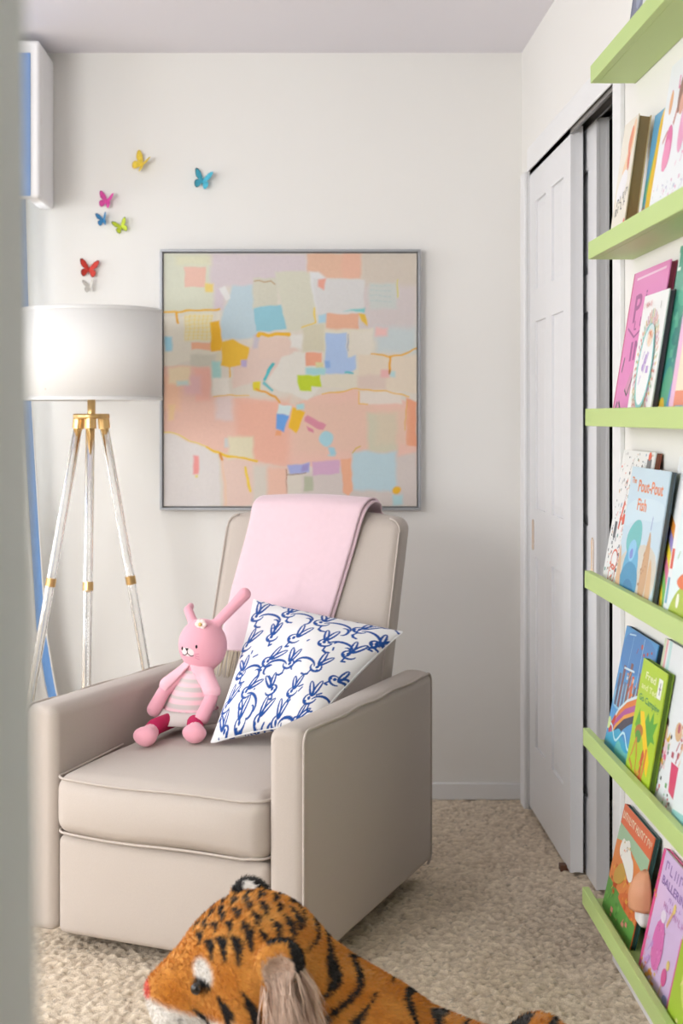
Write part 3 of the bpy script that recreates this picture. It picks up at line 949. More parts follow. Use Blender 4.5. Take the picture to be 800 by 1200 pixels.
# ------------------------------------------------------------------ printed pillow
TL, TR, BL = np.array([-.073, .655, .757]), np.array([.345, .672, .693]), np.array([-.0145, .288, .452])
BR = np.array([.222, .36, .507])
NP = 230
uu, vv = np.meshgrid(np.linspace(0, 1, NP), np.linspace(0, 1, NP), indexing='ij')
def pil_surf(side):
    # corners reach out, sides curve in a little
    cu, cv = 2 * uu - 1, 2 * vv - 1
    u2 = 0.5 + 0.5 * cu * (1 - 0.055 * (1 - cv ** 2))
    v2 = 0.5 + 0.5 * cv * (1 - 0.055 * (1 - cu ** 2))
    B = ((1 - u2) * (1 - v2))[..., None] * BL + (u2 * (1 - v2))[..., None] * BR + ((1 - u2) * v2)[..., None] * TL + (u2 * v2)[..., None] * TR
    nrm = np.cross(TR - TL, TL - BL)
    nrm /= np.linalg.norm(nrm)
    if nrm[1] > 0:
        nrm = -nrm
    prof = (np.clip(1 - np.abs(cu) ** 2.4, 0, 1) ** 0.55) * (np.clip(1 - np.abs(cv) ** 2.4, 0, 1) ** 0.55)
    th = 0.066 * prof + 0.0035 * np.sin(cu * 5 + cv * 3) * prof + 0.0012
    Q = B + side * th[..., None] * nrm
    # resting on the seat, pressed against the arm
    Q[..., 2] = np.maximum(Q[..., 2], 0.4555)
    Q[..., 2] = np.maximum(Q[..., 2], 0.445 + 0.134 * sstep(0.250, 0.270, Q[..., 0]))
    bk_ = yfront(Q[..., 2]) - 0.036
    Q[..., 1] = np.minimum(Q[..., 1], bk_)
    return Q
P2 = np.stack([uu, vv], -1)
blue = np.zeros((NP, NP))
def stroke(pts, w):
    global blue
    pts = np.array(pts)
    lo, hi = pts.min(0) - 0.02, pts.max(0) + 0.02
    a0, b0_ = np.clip((lo * (NP - 1)).astype(int), 0, NP - 1)
    a1, b1_ = np.clip((hi * (NP - 1)).astype(int) + 2, 1, NP)
    if a1 <= a0 or b1_ <= b0_:
        return
    sub = P2[a0:a1, b0_:b1_]
    d = np.full(sub.shape[:-1], 9.0)
    n = len(pts) - 1
    for k in range(n):
        ww = w * (0.55 + 0.9 * math.sin(math.pi * (k + 0.6) / (n + 0.4)))
        d = np.minimum(d, seg_dist(sub, pts[k], pts[k + 1]) - ww)
    blue[a0:a1, b0_:b1_] = np.maximum(blue[a0:a1, b0_:b1_], sstep(0.0018, -0.0018, d))
def arc(cx_, cy_, rx, ry, a0, a1, rot=0, n=12):
    out = []
    for k in range(n + 1):
        t = a0 + (a1 - a0) * k / n
        x, y = rx * math.cos(t), ry * math.sin(t)
        out.append((cx_ + x * math.cos(rot) - y * math.sin(rot), cy_ + x * math.sin(rot) + y * math.cos(rot)))
    return out
def rabbit(cx_, cy_, s, rot, flip, body):
    def tr(pts):
        o = []
        for (x, y) in pts:
            x *= flip
            o.append((cx_ + s * (x * math.cos(rot) - y * math.sin(rot)), cy_ + s * (x * math.sin(rot) + y * math.cos(rot))))
        return o
    w = 0.0064
    ra = random.uniform(-.18, .18)
    stroke(tr(arc(0, 0, .30, .24, math.pi * .55, math.pi * 1.95)), w)
    stroke(tr(arc(.22, .52, .40, .095, 0.2, 2 * math.pi - .2, 1.15 + ra)), w)
    stroke(tr(arc(-.04, .52, .38, .09, 0.2, 2 * math.pi - .2, 1.75 + ra)), w)
    stroke(tr([(-.06, .05), (-.05, .02)]), w * 1.3)
    stroke(tr([(-.27, -.06), (-.20, -.09)]), w)
    if body:
        stroke(tr(arc(.62, -.32, .62, .42, math.pi * .85, math.pi * .05, -.2)), w * 1.1)
        stroke(tr(arc(.98, -.50, .20, .26, math.pi * .6, -math.pi * .5)), w)
        stroke(tr([(.05, -.28), (.0, -.5), (.12, -.62), (.3, -.64)]), w)
    else:
        stroke(tr([(-.1, -.3), (-.12, -.5), (.02, -.45)]), w * .9)
grid = [(.08, .86, 1), (.31, .90, 1), (.56, .86, 1), (.80, .88, 1), (.97, .80, 0), (.07, .62, 0), (.25, .67, 0), (.46, .66, 0), (.68, .66, 1), (.88, .62, 0), (.10, .40, 1), (.32, .46, 0), (.50, .44, 1),
        (.74, .43, 1), (.95, .38, 0), (.06, .20, 0), (.25, .24, 1), (.48, .24, 0), (.66, .22, 0), (.86, .18, 1), (.10, .04, 0), (.28, .06, 0), (.45, .05, 0), (.62, .03, 1), (.82, .02, 0)]
for (a, b, bd) in grid:
    rabbit(a + random.uniform(-.015, .015), b - 0.02, random.uniform(.135, .165), random.uniform(-.5, .35), random.choice((1, 1, -1)), bd)
for k in range(26):
    a, b = random.random(), random.random()
    stroke([(a, b), (a + random.uniform(-.03, .03), b + random.uniform(-.03, .03))], 0.0045)
# the print continues round the top edge
for k in range(12):
    a = 0.03 + k * 0.085
    stroke([(a, .985), (a + .03, .965), (a + .05, .99)], 0.005)
wht, blu = np.array(lin('#f3f2f3')), np.array(lin('#1c4f9e'))
pc = wht + blue[..., None] * (blu - wht)
M_pil = mat('printed_linen', rough=0.85, attr='col', bump=0.25, bscale=900, bdist=0.0006)
M_pilb = mat('white_linen', '#eeedee', 0.85, bump=0.25, bscale=900, bdist=0.0006)
pil = thing('throw_pillow', 'square white pillow printed with blue brushed rabbits on the armchair', 'pillow', (FX, FY, 0), RZ)
i, j = np.meshgrid(np.arange(NP - 1), np.arange(NP - 1), indexing='ij')
b0 = (i * NP + j).ravel()
FF = np.stack([b0, b0 + NP, b0 + NP + 1, b0 + 1], -1)
Qf, Qb = pil_surf(1), pil_surf(-1)
pyobj('front_cover', Qf.reshape(-1, 3), FF, M_pil, pil, True, pc.reshape(-1, 3))
pyobj('back_cover', Qb.reshape(-1, 3), FF[:, ::-1], M_pil, pil, True, pc[::-1].reshape(-1, 3))
rim = [*Qf[:, -1], *Qf[-1, ::-1], *Qf[::-1, 0], *Qf[0, :]]
rimb = [*Qb[:, -1], *Qb[-1, ::-1], *Qb[::-1, 0], *Qb[0, :]]
rr_ = [Vector((a + b) / 2) for a, b in zip(rim[::4], rimb[::4])]
MB().tube(rr_ + [rr_[0]], 0.0022, 6).build('seam', M_pilb, pil, True)

# ------------------------------------------------------------------ plush rabbit doll on the seat (armchair frame)
M_pink = mat('plush_pink_knit', '#ecaab9', 0.9, bump=0.45, bscale=900, bdist=0.001, sheen=0.3)
doll = thing('plush_rabbit', 'pink knitted rabbit doll in a striped dress sitting on the armchair', 'plush toy', (FX, FY, 0), RZ)
bc = np.array([-.146, .425, 0])
HC = np.array([-.122, .452, .662])
def doll_sd(p):
    d = sd_ell(p, HC, (.0640, .057, .067))
    d = smin(d, sd_cap(p, (-.143, .425, .50), (-.130, .447, .60), .048, .030), .02)
    # arms
    for a, b, c in (((-.166, .425, .586), (-.205, .395, .545), (-.220, .372, .503)), ((-.100, .425, .586), (-.068, .395, .540), (-.078, .365, .495))):
        d = smin(d, np.minimum(sd_cap(p, a, b, .0165, .0165), sd_cap(p, b, c, .0165, .0185)), .008)
    # ears
    d = smin(d, np.minimum(sd_cap(p, (-.158, .462, .722), (-.178, .478, .745), .0125, .0115), sd_cap(p, (-.178, .478, .745), (-.183, .500, .752), .0115, .009)), .008)
    d = smin(d, np.minimum(sd_cap(p, (-.088, .462, .717), (-.045, .480, .765), .0135, .0145), sd_cap(p, (-.045, .480, .765), (-.022, .492, .793), .0145, .0165)), .010)
    return d
Vd, Fd = surf_net(doll_sd, (-.27, .32, .45), (.02, .54, .84), .0042)
pyobj('body', Vd, Fd, M_pink, doll, True)
# legs in leggings with pink feet
M_leg = mat('magenta_leggings', '#c01f58', 0.85, bump=0.3, bscale=900, bdist=0.0008)
M_foot = mat('plush_pale_pink', '#efa9b8', 0.9, bump=0.45, bscale=900, bdist=0.001, sheen=0.3)
for hip, knee, foot in (((-.165, .40, .482), (-.182, .31, .474), (-.158, .222, .468)), ((-.118, .395, .484), (-.090, .35, .477), (-.060, .292, .470))):
    lg = MB().tube([hip, knee, Vector(knee).lerp(Vector(foot), .8)], [.020, .021, .021], 14).build('leg', M_leg, doll, True)
    def foot_sd(p, k=knee, f=foot):
        a = np.array(k) + (np.array(f) - np.array(k)) * .55
        return smin(sd_cap(p, a, f, .021, .022), sd_ell(p, np.array(f) + np.array((0, -.004, .004)), (.031, .024, .022)), .008)
    lo = np.minimum(knee, foot) - .04
    hi = np.maximum(knee, foot) + .04
    Vf, Ff = surf_net(foot_sd, lo, hi, .005)
    pyobj('foot', Vf, Ff, M_foot, lg, True)
# striped dress: lathe-like shell round the torso, with a flared hem
def dress_ring(z, r, dy=0.0, ripple=0.0, n=48):
    t = (z - .50) / .10
    cx_, cy_ = -.143 + .013 * t, .425 + .022 * t + dy
    out = []
    for k in range(n):
        a = 2 * math.pi * k / n
        q = r * (1 + ripple * math.sin(a * 7 + 1) + ripple * .5 * math.sin(a * 13))
        out.append((cx_ + q * 1.02 * math.cos(a), cy_ + q * .95 * math.sin(a), z))
    return out
prof = [(.500, .068), (.51, .064), (.53, .0605), (.55, .056), (.57, .050), (.585, .044), (.600, .036), (.606, .030)]
rows = []
for k in range(29):
    z = .500 + (.606 - .500) * k / 28
    rows.append(dress_ring(z, float(np.interp(z, [a for a, b in prof], [b for a, b in prof]))))
v = [p for r in rows for p in r]
f = [(a * 48 + b, a * 48 + (b + 1) % 48, (a + 1) * 48 + (b + 1) % 48, (a + 1) * 48 + b) for a in range(28) for b in range(48)]
ca, cb = np.array(lin('#c9bdbb')), np.array(lin('#ecc3cb'))
cols = []
for p in v:
    s = sstep(-.25, .25, math.sin((p[2] - .5) * 2 * math.pi / .0205))
    cols.append(ca + (cb - ca) * float(s))
M_knit = mat('striped_knit', rough=0.9, attr='col', bump=0.4, bscale=800, bdist=0.0008)
tag(pyobj('dress', v, f, M_knit, doll, True, cols), 'dress with grey and pink stripes')
rows = [dress_ring(.503, .069, 0, .0), dress_ring(.494, .073, -.002, .02), dress_ring(.483, .077, -.004, .05), dress_ring(.472, .079, -.006, .08)]
v = [p for r in rows for p in r]
f = [(a * 48 + b, a * 48 + (b + 1) % 48, (a + 1) * 48 + (b + 1) % 48, (a + 1) * 48 + b) for a in range(3) for b in range(48)]
o = pyobj('hem_ruffle', v, f, mat('ruffle_grey', '#d2c8c4', 0.9, bump=0.3, bscale=700, bdist=0.0008), doll, True)
o.modifiers.new('thickness', 'SOLIDIFY').thickness = 0.002
pts = dress_ring(.5035, .0695)
mb = MB()
for k in range(0, 48, 2):
    mb.tube([pts[k], pts[k + 1]], .0011, 5)
mb.build('waist_stitching', mat('stitch_pink', '#d8577f', 0.8), doll)
# cardigan: shoulders and two front edges
M_card = mat('cardigan_pink', '#f2bcc8', 0.9, bump=0.4, bscale=800, bdist=0.0008)
def card_sd(p):
    t = sd_cap(p, (-.140, .43, .535), (-.131, .446, .600), .058, .040)
    sl = np.minimum(sd_cap(p, (-.160, .430, .594), (-.196, .404, .560), .021, .0235), sd_cap(p, (-.104, .430, .594), (-.072, .404, .555), .021, .0235))
    d = smin(t, sl, .012)
    # open at the front, ends above the waist
    opening = (.056 + (p[..., 2] - .545) * -.80) - np.abs(p[..., 0] + .139)
    front = np.minimum(opening, .425 - p[..., 1])
    d = np.maximum(d, front)
    return np.maximum(d, .545 - p[..., 2])
Vc, Fc = surf_net(card_sd, (-.25, .33, .52), (-.02, .54, .66), .004)
pyobj('cardigan', Vc, Fc, M_card, doll, True)
# face
def on_face(dx, dz, out=0.0):
    x = HC[0] + dx
    z = HC[2] + dz
    q = 1 - (dx / .064) ** 2 - (dz / .067) ** 2
    return (x, HC[1] - .057 * math.sqrt(max(q, 0.02)) - out, z)
M_blk = mat('black_thread', '#151214', 0.5)
for dx, dz in ((-.033, -.004), (.011, .004)):
    c = on_face(dx, dz)
    MB().ball(c, (.0030, .0026, .0048), 12, 8).build('eye', M_blk, doll, True)
c = on_face(-.0155, -.005, .001)
MB().add([(c[0] - .0055, c[1] - .0015, c[2] + .004), (c[0] + .0055, c[1] - .0015, c[2] + .004), (c[0], c[1] - .002, c[2] - .004), (c[0], c[1] + .004, c[2])], [(0, 2, 1), (0, 3, 2), (1, 2, 3), (0, 1, 3)]).build('nose', M_blk, doll)
mb = MB()
mb.tube([on_face(-.0155, -.008, .0005), on_face(-.0155, -.014, .0005)], .0011, 6)
for s in (-1, 1):
    mb.tube([on_face(-.0155 + s * t * .0175, -.014 - .007 * math.sin(t * math.pi * .75), .0006) for t in np.linspace(0, 1, 7)], .0011, 6)
mb.build('mouth', M_blk, doll)
mzl = []
for r in (0, .5, 1.0):
    for k in range(20):
        a = 2 * math.pi * k / 20
        mzl.append(on_face(-.0155 + r * .0200 * math.cos(a), -.0115 + r * .0115 * math.sin(a), .0004 + .0006 * (1 - r)))
f = [(a * 20 + b, a * 20 + (b + 1) % 20, (a + 1) * 20 + (b + 1) % 20, (a + 1) * 20 + b) for a in range(2) for b in range(20)]
pyobj('muzzle', mzl, f, mat('muzzle_white', '#f4dcdc', 0.9), doll, True)
mb = MB()
for s in (-1, 1):
    for k in range(3):
        mb.tube([on_face(-.0155 + s * .021, -.016 - k * .004, .0003), on_face(-.0155 + s * .032, -.014 - k * .008, .0003)], .0006, 5)
tag(mb.build('whiskers', mat('whisker_pink', '#d9809a', 0.8), doll), kind='stuff')
fc = Vector((HC[0] + .012, HC[1] - .030, HC[2] + .058))
mb = MB()
for k in range(6):
    a = k * math.pi / 3
    mb.ball((fc.x + .010 * math.cos(a), fc.y - .004, fc.z + .008 * math.sin(a)), (.0075, .004, .0065), 10, 6)
fl_ = mb.build('flower', mat('flower_pale', '#f6dcd8', 0.9), doll, True)
MB().ball((fc.x, fc.y - .008, fc.z), (.0055, .004, .005), 10, 6).build('flower_centre', mat('flower_yellow', '#e3c27c', 0.8), fl_, True)

# ------------------------------------------------------------------ plush tiger lying on the carpet
TX, TY, TZ = -0.083, 2.45, 0.0
HZ = 0.316
fwd = Vector((-1, -0.16, -0.20)).normalized()
side = Vector((-0.10, -1, -0.22))        # its left, towards the viewer, rolled down
side = (side - fwd * side.dot(fwd)).normalized()
upv = fwd.cross(side).normalized()
if upv.z < 0:
    upv = -upv
HR = np.array([fwd, side, upv])          # rows: head axes
HO = np.array([0, 0, HZ])
def hw_(a, b, c):
    return HO + np.array((a, b, c)) @ HR
def tig_sd(p):
    q = (p - HO) @ HR.T                  # head coordinates (forward, near side, up)
    d = sd_ell(q, (-.01, 0, .0), (.112, .110, .100))
    d = smin(d, sd_ell(q, (.112, 0, -.045), (.062, .058, .050)), .045)
    d = smin(d, sd_cap(q, (.06, 0, .028), (.150, 0, -.012), .042, .026), .03)
    d = smin(d, sd_ell(q, (.105, 0, -.085), (.045, .042, .030)), .03)
    for s in (-1, 1):
        d = smin(d, sd_ell(q, (.015, s * .072, -.058), (.062, .048, .055)), .03)
        d = smin(d, sd_ell(q, (.145, s * .024, -.052), (.026, .028, .030)), .015)
    near = sd_ell(q, (-.046, .106, .044), (.040, .022, .040))
    near = np.maximum(near, -sd_ell(q, (-.040, .126, .030), (.027, .020, .036)))
    d = smin(d, near, .006)
    d = smin(d, sd_ell(q, (-.030, -.082, .067), (.034, .015, .036)), .010)
    nb = sd_cap(p, (.03, .01, .300), (.20, .05, .150), .100, .113)
    d = smin(d, nb, .05)
    d = smin(d, sd_cap(p, (.20, .05, .135), (.44, .09, .075), .113, .072), .05)
    d = smin(d, sd_ell(p, (.52, .07, .085), (.075, .105, .100)), .03)
    d = smin(d, sd_ell(p, (.13, .03, .10), (.10, .12, .10)), .05)
    for s in (-1, 1):
        d = smin(d, sd_cap(p, (.12, .03 + s * .09, .07), (-.13, .01 + s * .10, .046), .060, .044), .03)
        d = smin(d, sd_ell(p, (-.16, .01 + s * .10, .044), (.055, .046, .042)), .02)
        d = smin(d, sd_cap(p, (.53, .07 + s * .09, .06), (.40, .07 + s * .14, .045), .055, .043), .03)
    d = smin(d, np.minimum(sd_cap(p, (.59, .08, .055), (.76, .14, .035), .034, .030), sd_cap(p, (.76, .14, .035), (.80, .30, .032), .030, .028)), .03)
    return d
Vt, Ft = surf_net(tig_sd, (-.27, -.26, -.01), (.86, .36, .50), .0075)
floor_z = .002
Vt[:, 2] = np.maximum(Vt[:, 2], floor_z)
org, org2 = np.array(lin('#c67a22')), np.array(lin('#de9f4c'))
blk, whi, nose_c, beige = np.array(lin('#141010')), np.array(lin('#ece7e0')), np.array(lin('#d8584a')), np.array(lin('#e3c6b2'))
def wave(p, a, b, c):
    return np.sin(p @ np.array(a) + b) * c
def tiger_col(p):
    q = (p - HO) @ HR.T
    n = wave(p, (60, 35, 50), 0, .5) + wave(p, (-45, 70, 30), 1, .5)
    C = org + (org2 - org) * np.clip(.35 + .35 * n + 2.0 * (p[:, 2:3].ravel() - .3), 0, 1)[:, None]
    def put(mask, col):
        C[:] = C * (1 - mask[:, None]) + mask[:, None] * col
    qs = q.copy()
    qs[:, 1] = np.abs(qs[:, 1])
    # white belly, chin, lips, eye patches
    put(sstep(-.036, -.050, q[:, 2] - .40 * np.clip(q[:, 0] - .10, 0, 1)) * sstep(.03, .06, q[:, 0]), whi)
    put(sstep(.010, -.004, sd_ell(qs, (.15, .022, -.062), (.030, .032, .032))), whi)
    put(sstep(.006, -.004, sd_ell(qs, (.080, .066, .034), (.015, .034, .021))), whi)
    put(sstep(.012, -.006, sd_ell(qs, (.03, .09, -.098), (.06, .05, .03))), whi)
    put(sstep(.055, .04, p[:, 2]) * (p[:, 0] > .1), whi)
    # stripes on the head (side projection, both sides)
    def st(pts, w, zmin=-9):
        d = np.full(len(p), 9.0)
        for k in range(len(pts) - 1):
            a, b = np.array(pts[k]), np.array(pts[k + 1])
            ab = b - a
            t = np.clip(((qs - a) @ ab) / (ab @ ab), 0, 1)
            d = np.minimum(d, np.linalg.norm(qs - (a + t[:, None] * ab), axis=1) - w * (0.5 + np.sin(np.pi * np.clip((k + t) / (len(pts) - 1), .05, .95))) * .8)
        put(sstep(.0018, -.0018, d), blk)
    # crown bars, laid out looking down on the head
    for fa, b0_, b1_, w in ((.078, .010, .030, .0045), (.066, .0, .012, .0035), (.064, .036, .062, .0055), (.050, .012, .034, .0045), (.044, .048, .078, .0065), (.034, .0, .022, .0045), (.026, .030, .050, .005),
                            (.022, .060, .092, .007), (.010, .006, .034, .005), (.000, .044, .086, .0065), (-.012, .0, .024, .0045), (-.020, .030, .056, .0055), (-.024, .066, .084, .005), (-.038, .006, .040, .0055), (-.050, .048, .076, .0055),
                            (-.062, .0, .030, .005), (-.074, .036, .070, .006), (-.090, .008, .050, .006)):
        d = np.full(len(p), 9.0)
        pts = [(fa, b0_), (fa - .008, b0_ * .55 + b1_ * .45), (fa - .004, b1_)]
        for k in range(2):
            a_, b_ = np.array(pts[k]), np.array(pts[k + 1])
            ab = b_ - a_
            t = np.clip(((qs[:, :2] - a_) @ ab) / (ab @ ab), 0, 1)
            d = np.minimum(d, np.linalg.norm(qs[:, :2] - (a_ + t[:, None] * ab), axis=1) - w * (.45 + .75 * np.sin(np.pi * np.clip((k + t) / 2, .05, .95))))
        put(sstep(.0018, -.0018, d) * (q[:, 2] > .02), blk)
    # cheek stripes, brow, mouth
    st([(.064, .090, .000), (.052, .105, -.025), (.056, .108, -.048)], .008)
    st([(.022, .108, .008), (.010, .118, -.03), (.012, .118, -.07)], .008)
    st([(-.015, .11, -.01), (-.02, .12, -.05), (-.01, .12, -.09)], .007)
    st([(.162, .030, -.070), (.120, .052, -.082), (.080, .072, -.080), (.056, .095, -.072)], .0055)
    st([(.105, .058, -.030), (.090, .070, -.05), (.086, .078, -.078)], .006)
    # eye rim and nose
    put(sstep(.003, -.003, sd_ell(qs, (.086, .066, .014), (.016, .028, .010))), blk)
    put(sstep(.003, -.003, sd_ell(qs, (.170, 0, -.008), (.018, .018, .013))), nose_c)
    put(sstep(.002, -.002, sd_cap(qs, (.174, .004, -.026), (.168, .03, -.052), .0025, .0025)), blk * 2)
    # whisker spots
    for k in range(3):
        for m_ in range(3):
            c = np.array((.158 - m_ * .012, .036 + m_ * .009, -.044 - k * .011))
            put(sstep(.003, .001, np.linalg.norm(qs - c, axis=1) - .0028) * .8, blk)
    # ears: black with a white spot, pale inside
    e = sd_ell(q, (-.046, .106, .044), (.040, .022, .040))
    ring = (e < .005) & (q[:, 1] > .092)
    put((ring & (q[:, 1] < .112) & (q[:, 2] > .06) & (q[:, 0] < -.03)).astype(float), blk)
    put((ring & (q[:, 0] < -.062)).astype(float), blk)
    put((sd_ell(q, (-.040, .126, .030), (.027, .020, .036)) < .0015).astype(float), beige)
    e = sd_ell(q, (-.030, -.082, .067), (.034, .015, .036))
    fe = (e < .006) & (q[:, 1] < -.066)
    put((fe & (q[:, 0] < -.006)).astype(float), blk)
    put((fe & (sd_ell(q, (-.030, -.068, .088), (.012, .03, .012)) < 0)).astype(float), whi)
    # body bands
    body = sstep(-.085, -.11, q[:, 0])
    ang = p[:, 0] * .78 - (p[:, 2] - .2) * .42 + .012 * np.sin(p[:, 2] * 60) + .008 * np.sin(p[:, 1] * 45)
    ph = (ang / .040) % 1.0
    brk = np.sin(p[:, 2] * 38 + np.floor(ang / .040) * 2.1) + np.sin(p[:, 1] * 22 + np.floor(ang / .040) * 1.3)
    wv = np.clip(.10 + .09 * brk, 0, .17)
    put(body * sstep(.05, .0, np.abs(ph - .5) - wv) * (wv > .01) * sstep(.06, .10, p[:, 2]), blk)
    return np.clip(C, 0, 1)
tiger = thing('plush_tiger', 'large plush tiger with black stripes lying on the carpet before the armchair', 'plush toy', (TX, TY, TZ))
M_tig = mat('tiger_plush', rough=0.9, attr='col', bump=0.5, bscale=500, bdist=0.003, sheen=0.2)
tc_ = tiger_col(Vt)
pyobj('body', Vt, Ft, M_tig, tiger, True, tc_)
# short fur
nf = 60000
tri = np.concatenate([Ft[:, [0, 1, 2]], Ft[:, [0, 2, 3]]])
ar = np.linalg.norm(np.cross(Vt[tri[:, 1]] - Vt[tri[:, 0]], Vt[tri[:, 2]] - Vt[tri[:, 0]]), axis=1)
cen = Vt[tri].mean(1)
ar = ar * np.where(cen[:, 2] > .10, 1.0, .25) * np.where(cen[:, 0] < .32, 1.6, .6)
pick = rng.choice(len(tri), nf, p=ar / ar.sum())
r1, r2 = rng.random(nf), rng.random(nf)
sq = np.sqrt(r1)
Pf = (1 - sq)[:, None] * Vt[tri[pick, 0]] + (sq * (1 - r2))[:, None] * Vt[tri[pick, 1]] + (sq * r2)[:, None] * Vt[tri[pick, 2]]
Nf = grad(tig_sd, Pf)
qf = (Pf - HO) @ HR.T
flow = np.array(-np.array(fwd))
flow = flow[None, :] * np.ones((nf, 1)) + np.array((0, 0, -.5)) + rng.standard_normal((nf, 3)) * .35
flow -= Nf * (flow * Nf).sum(1, keepdims=True)
flow /= np.maximum(np.linalg.norm(flow, axis=1, keepdims=True), 1e-6)
ln = .0085 * (.7 + .6 * rng.random(nf))
dirf = Nf * .55 + flow * .85
tipf = Pf + dirf * ln[:, None]
sidev = np.cross(dirf, rng.standard_normal((nf, 3)))
sidev /= np.maximum(np.linalg.norm(sidev, axis=1, keepdims=True), 1e-6)
wv_ = .0010
Vh = np.stack([Pf - sidev * wv_ - Nf * .001, Pf + sidev * wv_ - Nf * .001, tipf], 1).reshape(-1, 3)
Fh = np.arange(nf * 3).reshape(-1, 3)
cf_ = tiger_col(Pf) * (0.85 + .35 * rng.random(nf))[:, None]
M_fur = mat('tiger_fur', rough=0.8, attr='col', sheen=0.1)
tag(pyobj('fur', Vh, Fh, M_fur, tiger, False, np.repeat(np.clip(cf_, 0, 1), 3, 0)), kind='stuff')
# long pale ruff under the near ear
nr = 4200
a = rng.random(nr)
s_ = rng.random(nr)
side_s = np.where(rng.random(nr) < .8, 1.0, -1.0)
root_q = np.stack([-.028 - .050 * s_ + .008 * rng.standard_normal(nr), side_s * .110, .030 - .070 * a], 1)
root_p = HO + root_q @ HR
for _ in range(5):
    d = tig_sd(root_p)
    root_p = root_p - d[:, None] * grad(tig_sd, root_p)
nrm_ = grad(tig_sd, root_p)
lenr = .078 * (.7 + .5 * rng.random(nr))
fall = np.array((.10, 0, -1.0)) + rng.standard_normal((nr, 3)) * .14
mid = root_p + nrm_ * (.010 + .010 * rng.random((nr, 1))) + fall * lenr[:, None] * .45
tip = root_p + nrm_ * (.012 + .018 * rng.random((nr, 1))) + fall * lenr[:, None]
sv = np.cross(fall, nrm_)
sv /= np.maximum(np.linalg.norm(sv, axis=1, keepdims=True), 1e-6)
ww = .0009
Vr = np.stack([root_p - sv * ww, root_p + sv * ww, mid + sv * ww * .8, mid - sv * ww * .8, tip], 1).reshape(-1, 3)
k5 = np.arange(nr) * 5
Fr = [(int(k), int(k) + 1, int(k) + 2, int(k) + 3) for k in k5] + [(int(k) + 3, int(k) + 2, int(k) + 4) for k in k5]
cr = beige * (.75 + .45 * rng.random((nr, 1)))
cr = np.where(rng.random((nr, 1)) < .25, np.array(lin('#b99a88')), cr)
tag(pyobj('ruff', Vr, Fr, M_fur, tiger, False, np.repeat(np.clip(cr, 0, 1), 5, 0)), 'long pale beige ruff below the ear', kind='stuff')
for s in (1, -1):
    c = hw_(.094, s * .072, .014)
    MB().ball(tuple(c), .0105, 14, 10).build('eye', mat('tiger_eye', '#1a120c', 0.1, coat=0.6), tiger, True)
mb = MB()
for k in range(5):
    c0 = hw_(.150 - .006 * k, .048, -.045 - .008 * (k % 3))
    c1 = hw_(.165 - .030 * k, .115 + .01 * k, -.06 - .012 * (k % 3))
    mb.tube([tuple(c0), tuple(c1)], [.0006, .0003], 4)
tag(mb.build('whiskers', mat('whisker_white', '#e8e4de', 0.5), tiger), kind='stuff')

# ------------------------------------------------------------------ green picture ledges
M_green = mat('ledge_green_paint', '#b8cf82', 0.42, bump=0.05, bscale=300, bdist=0.0005)
LX = 0.642
YN = 1.95
ledge_z = [2.011, 1.631, 1.267, 0.909, 0.557, 0.200]
ledge_f = [3.088, 3.11, 3.143, 3.15, 3.166, 3.176]
ledge_lab = ['light green picture ledge holding the slate blue book, highest of its column',
             'light green picture ledge holding the thick beige board book',
             'light green picture ledge holding the bright pink book',
             'light green picture ledge holding the book titled The Pout-Pout Fish',
             'light green picture ledge holding the lime green camping book',
             'light green picture ledge with the night light, lowest of its column']
BASE = []
for z, yf, lab in zip(ledge_z, ledge_f, ledge_lab):
    zb = z - 0.038
    r = thing('picture_ledge', lab, 'shelf', (XR, (YN + yf) / 2, zb), 0, 'green picture ledges on the closet wall')
    hl = (yf - YN) / 2
    MB().box(LX - XR, LX - XR + 0.015, -hl, hl, 0, 0.038).build('front_lip', M_green, r, bevel=0.0012)
    MB().box(LX - XR + 0.0151, -0.001, -hl, hl, 0, 0.012).build('ledge_board', M_green, r, bevel=0.001)
    MB().box(-0.013, -0.001, -hl, hl, 0.0121, 0.05).build('back_rail', M_green, r, bevel=0.001)
    BASE.append(zb + 0.0125)

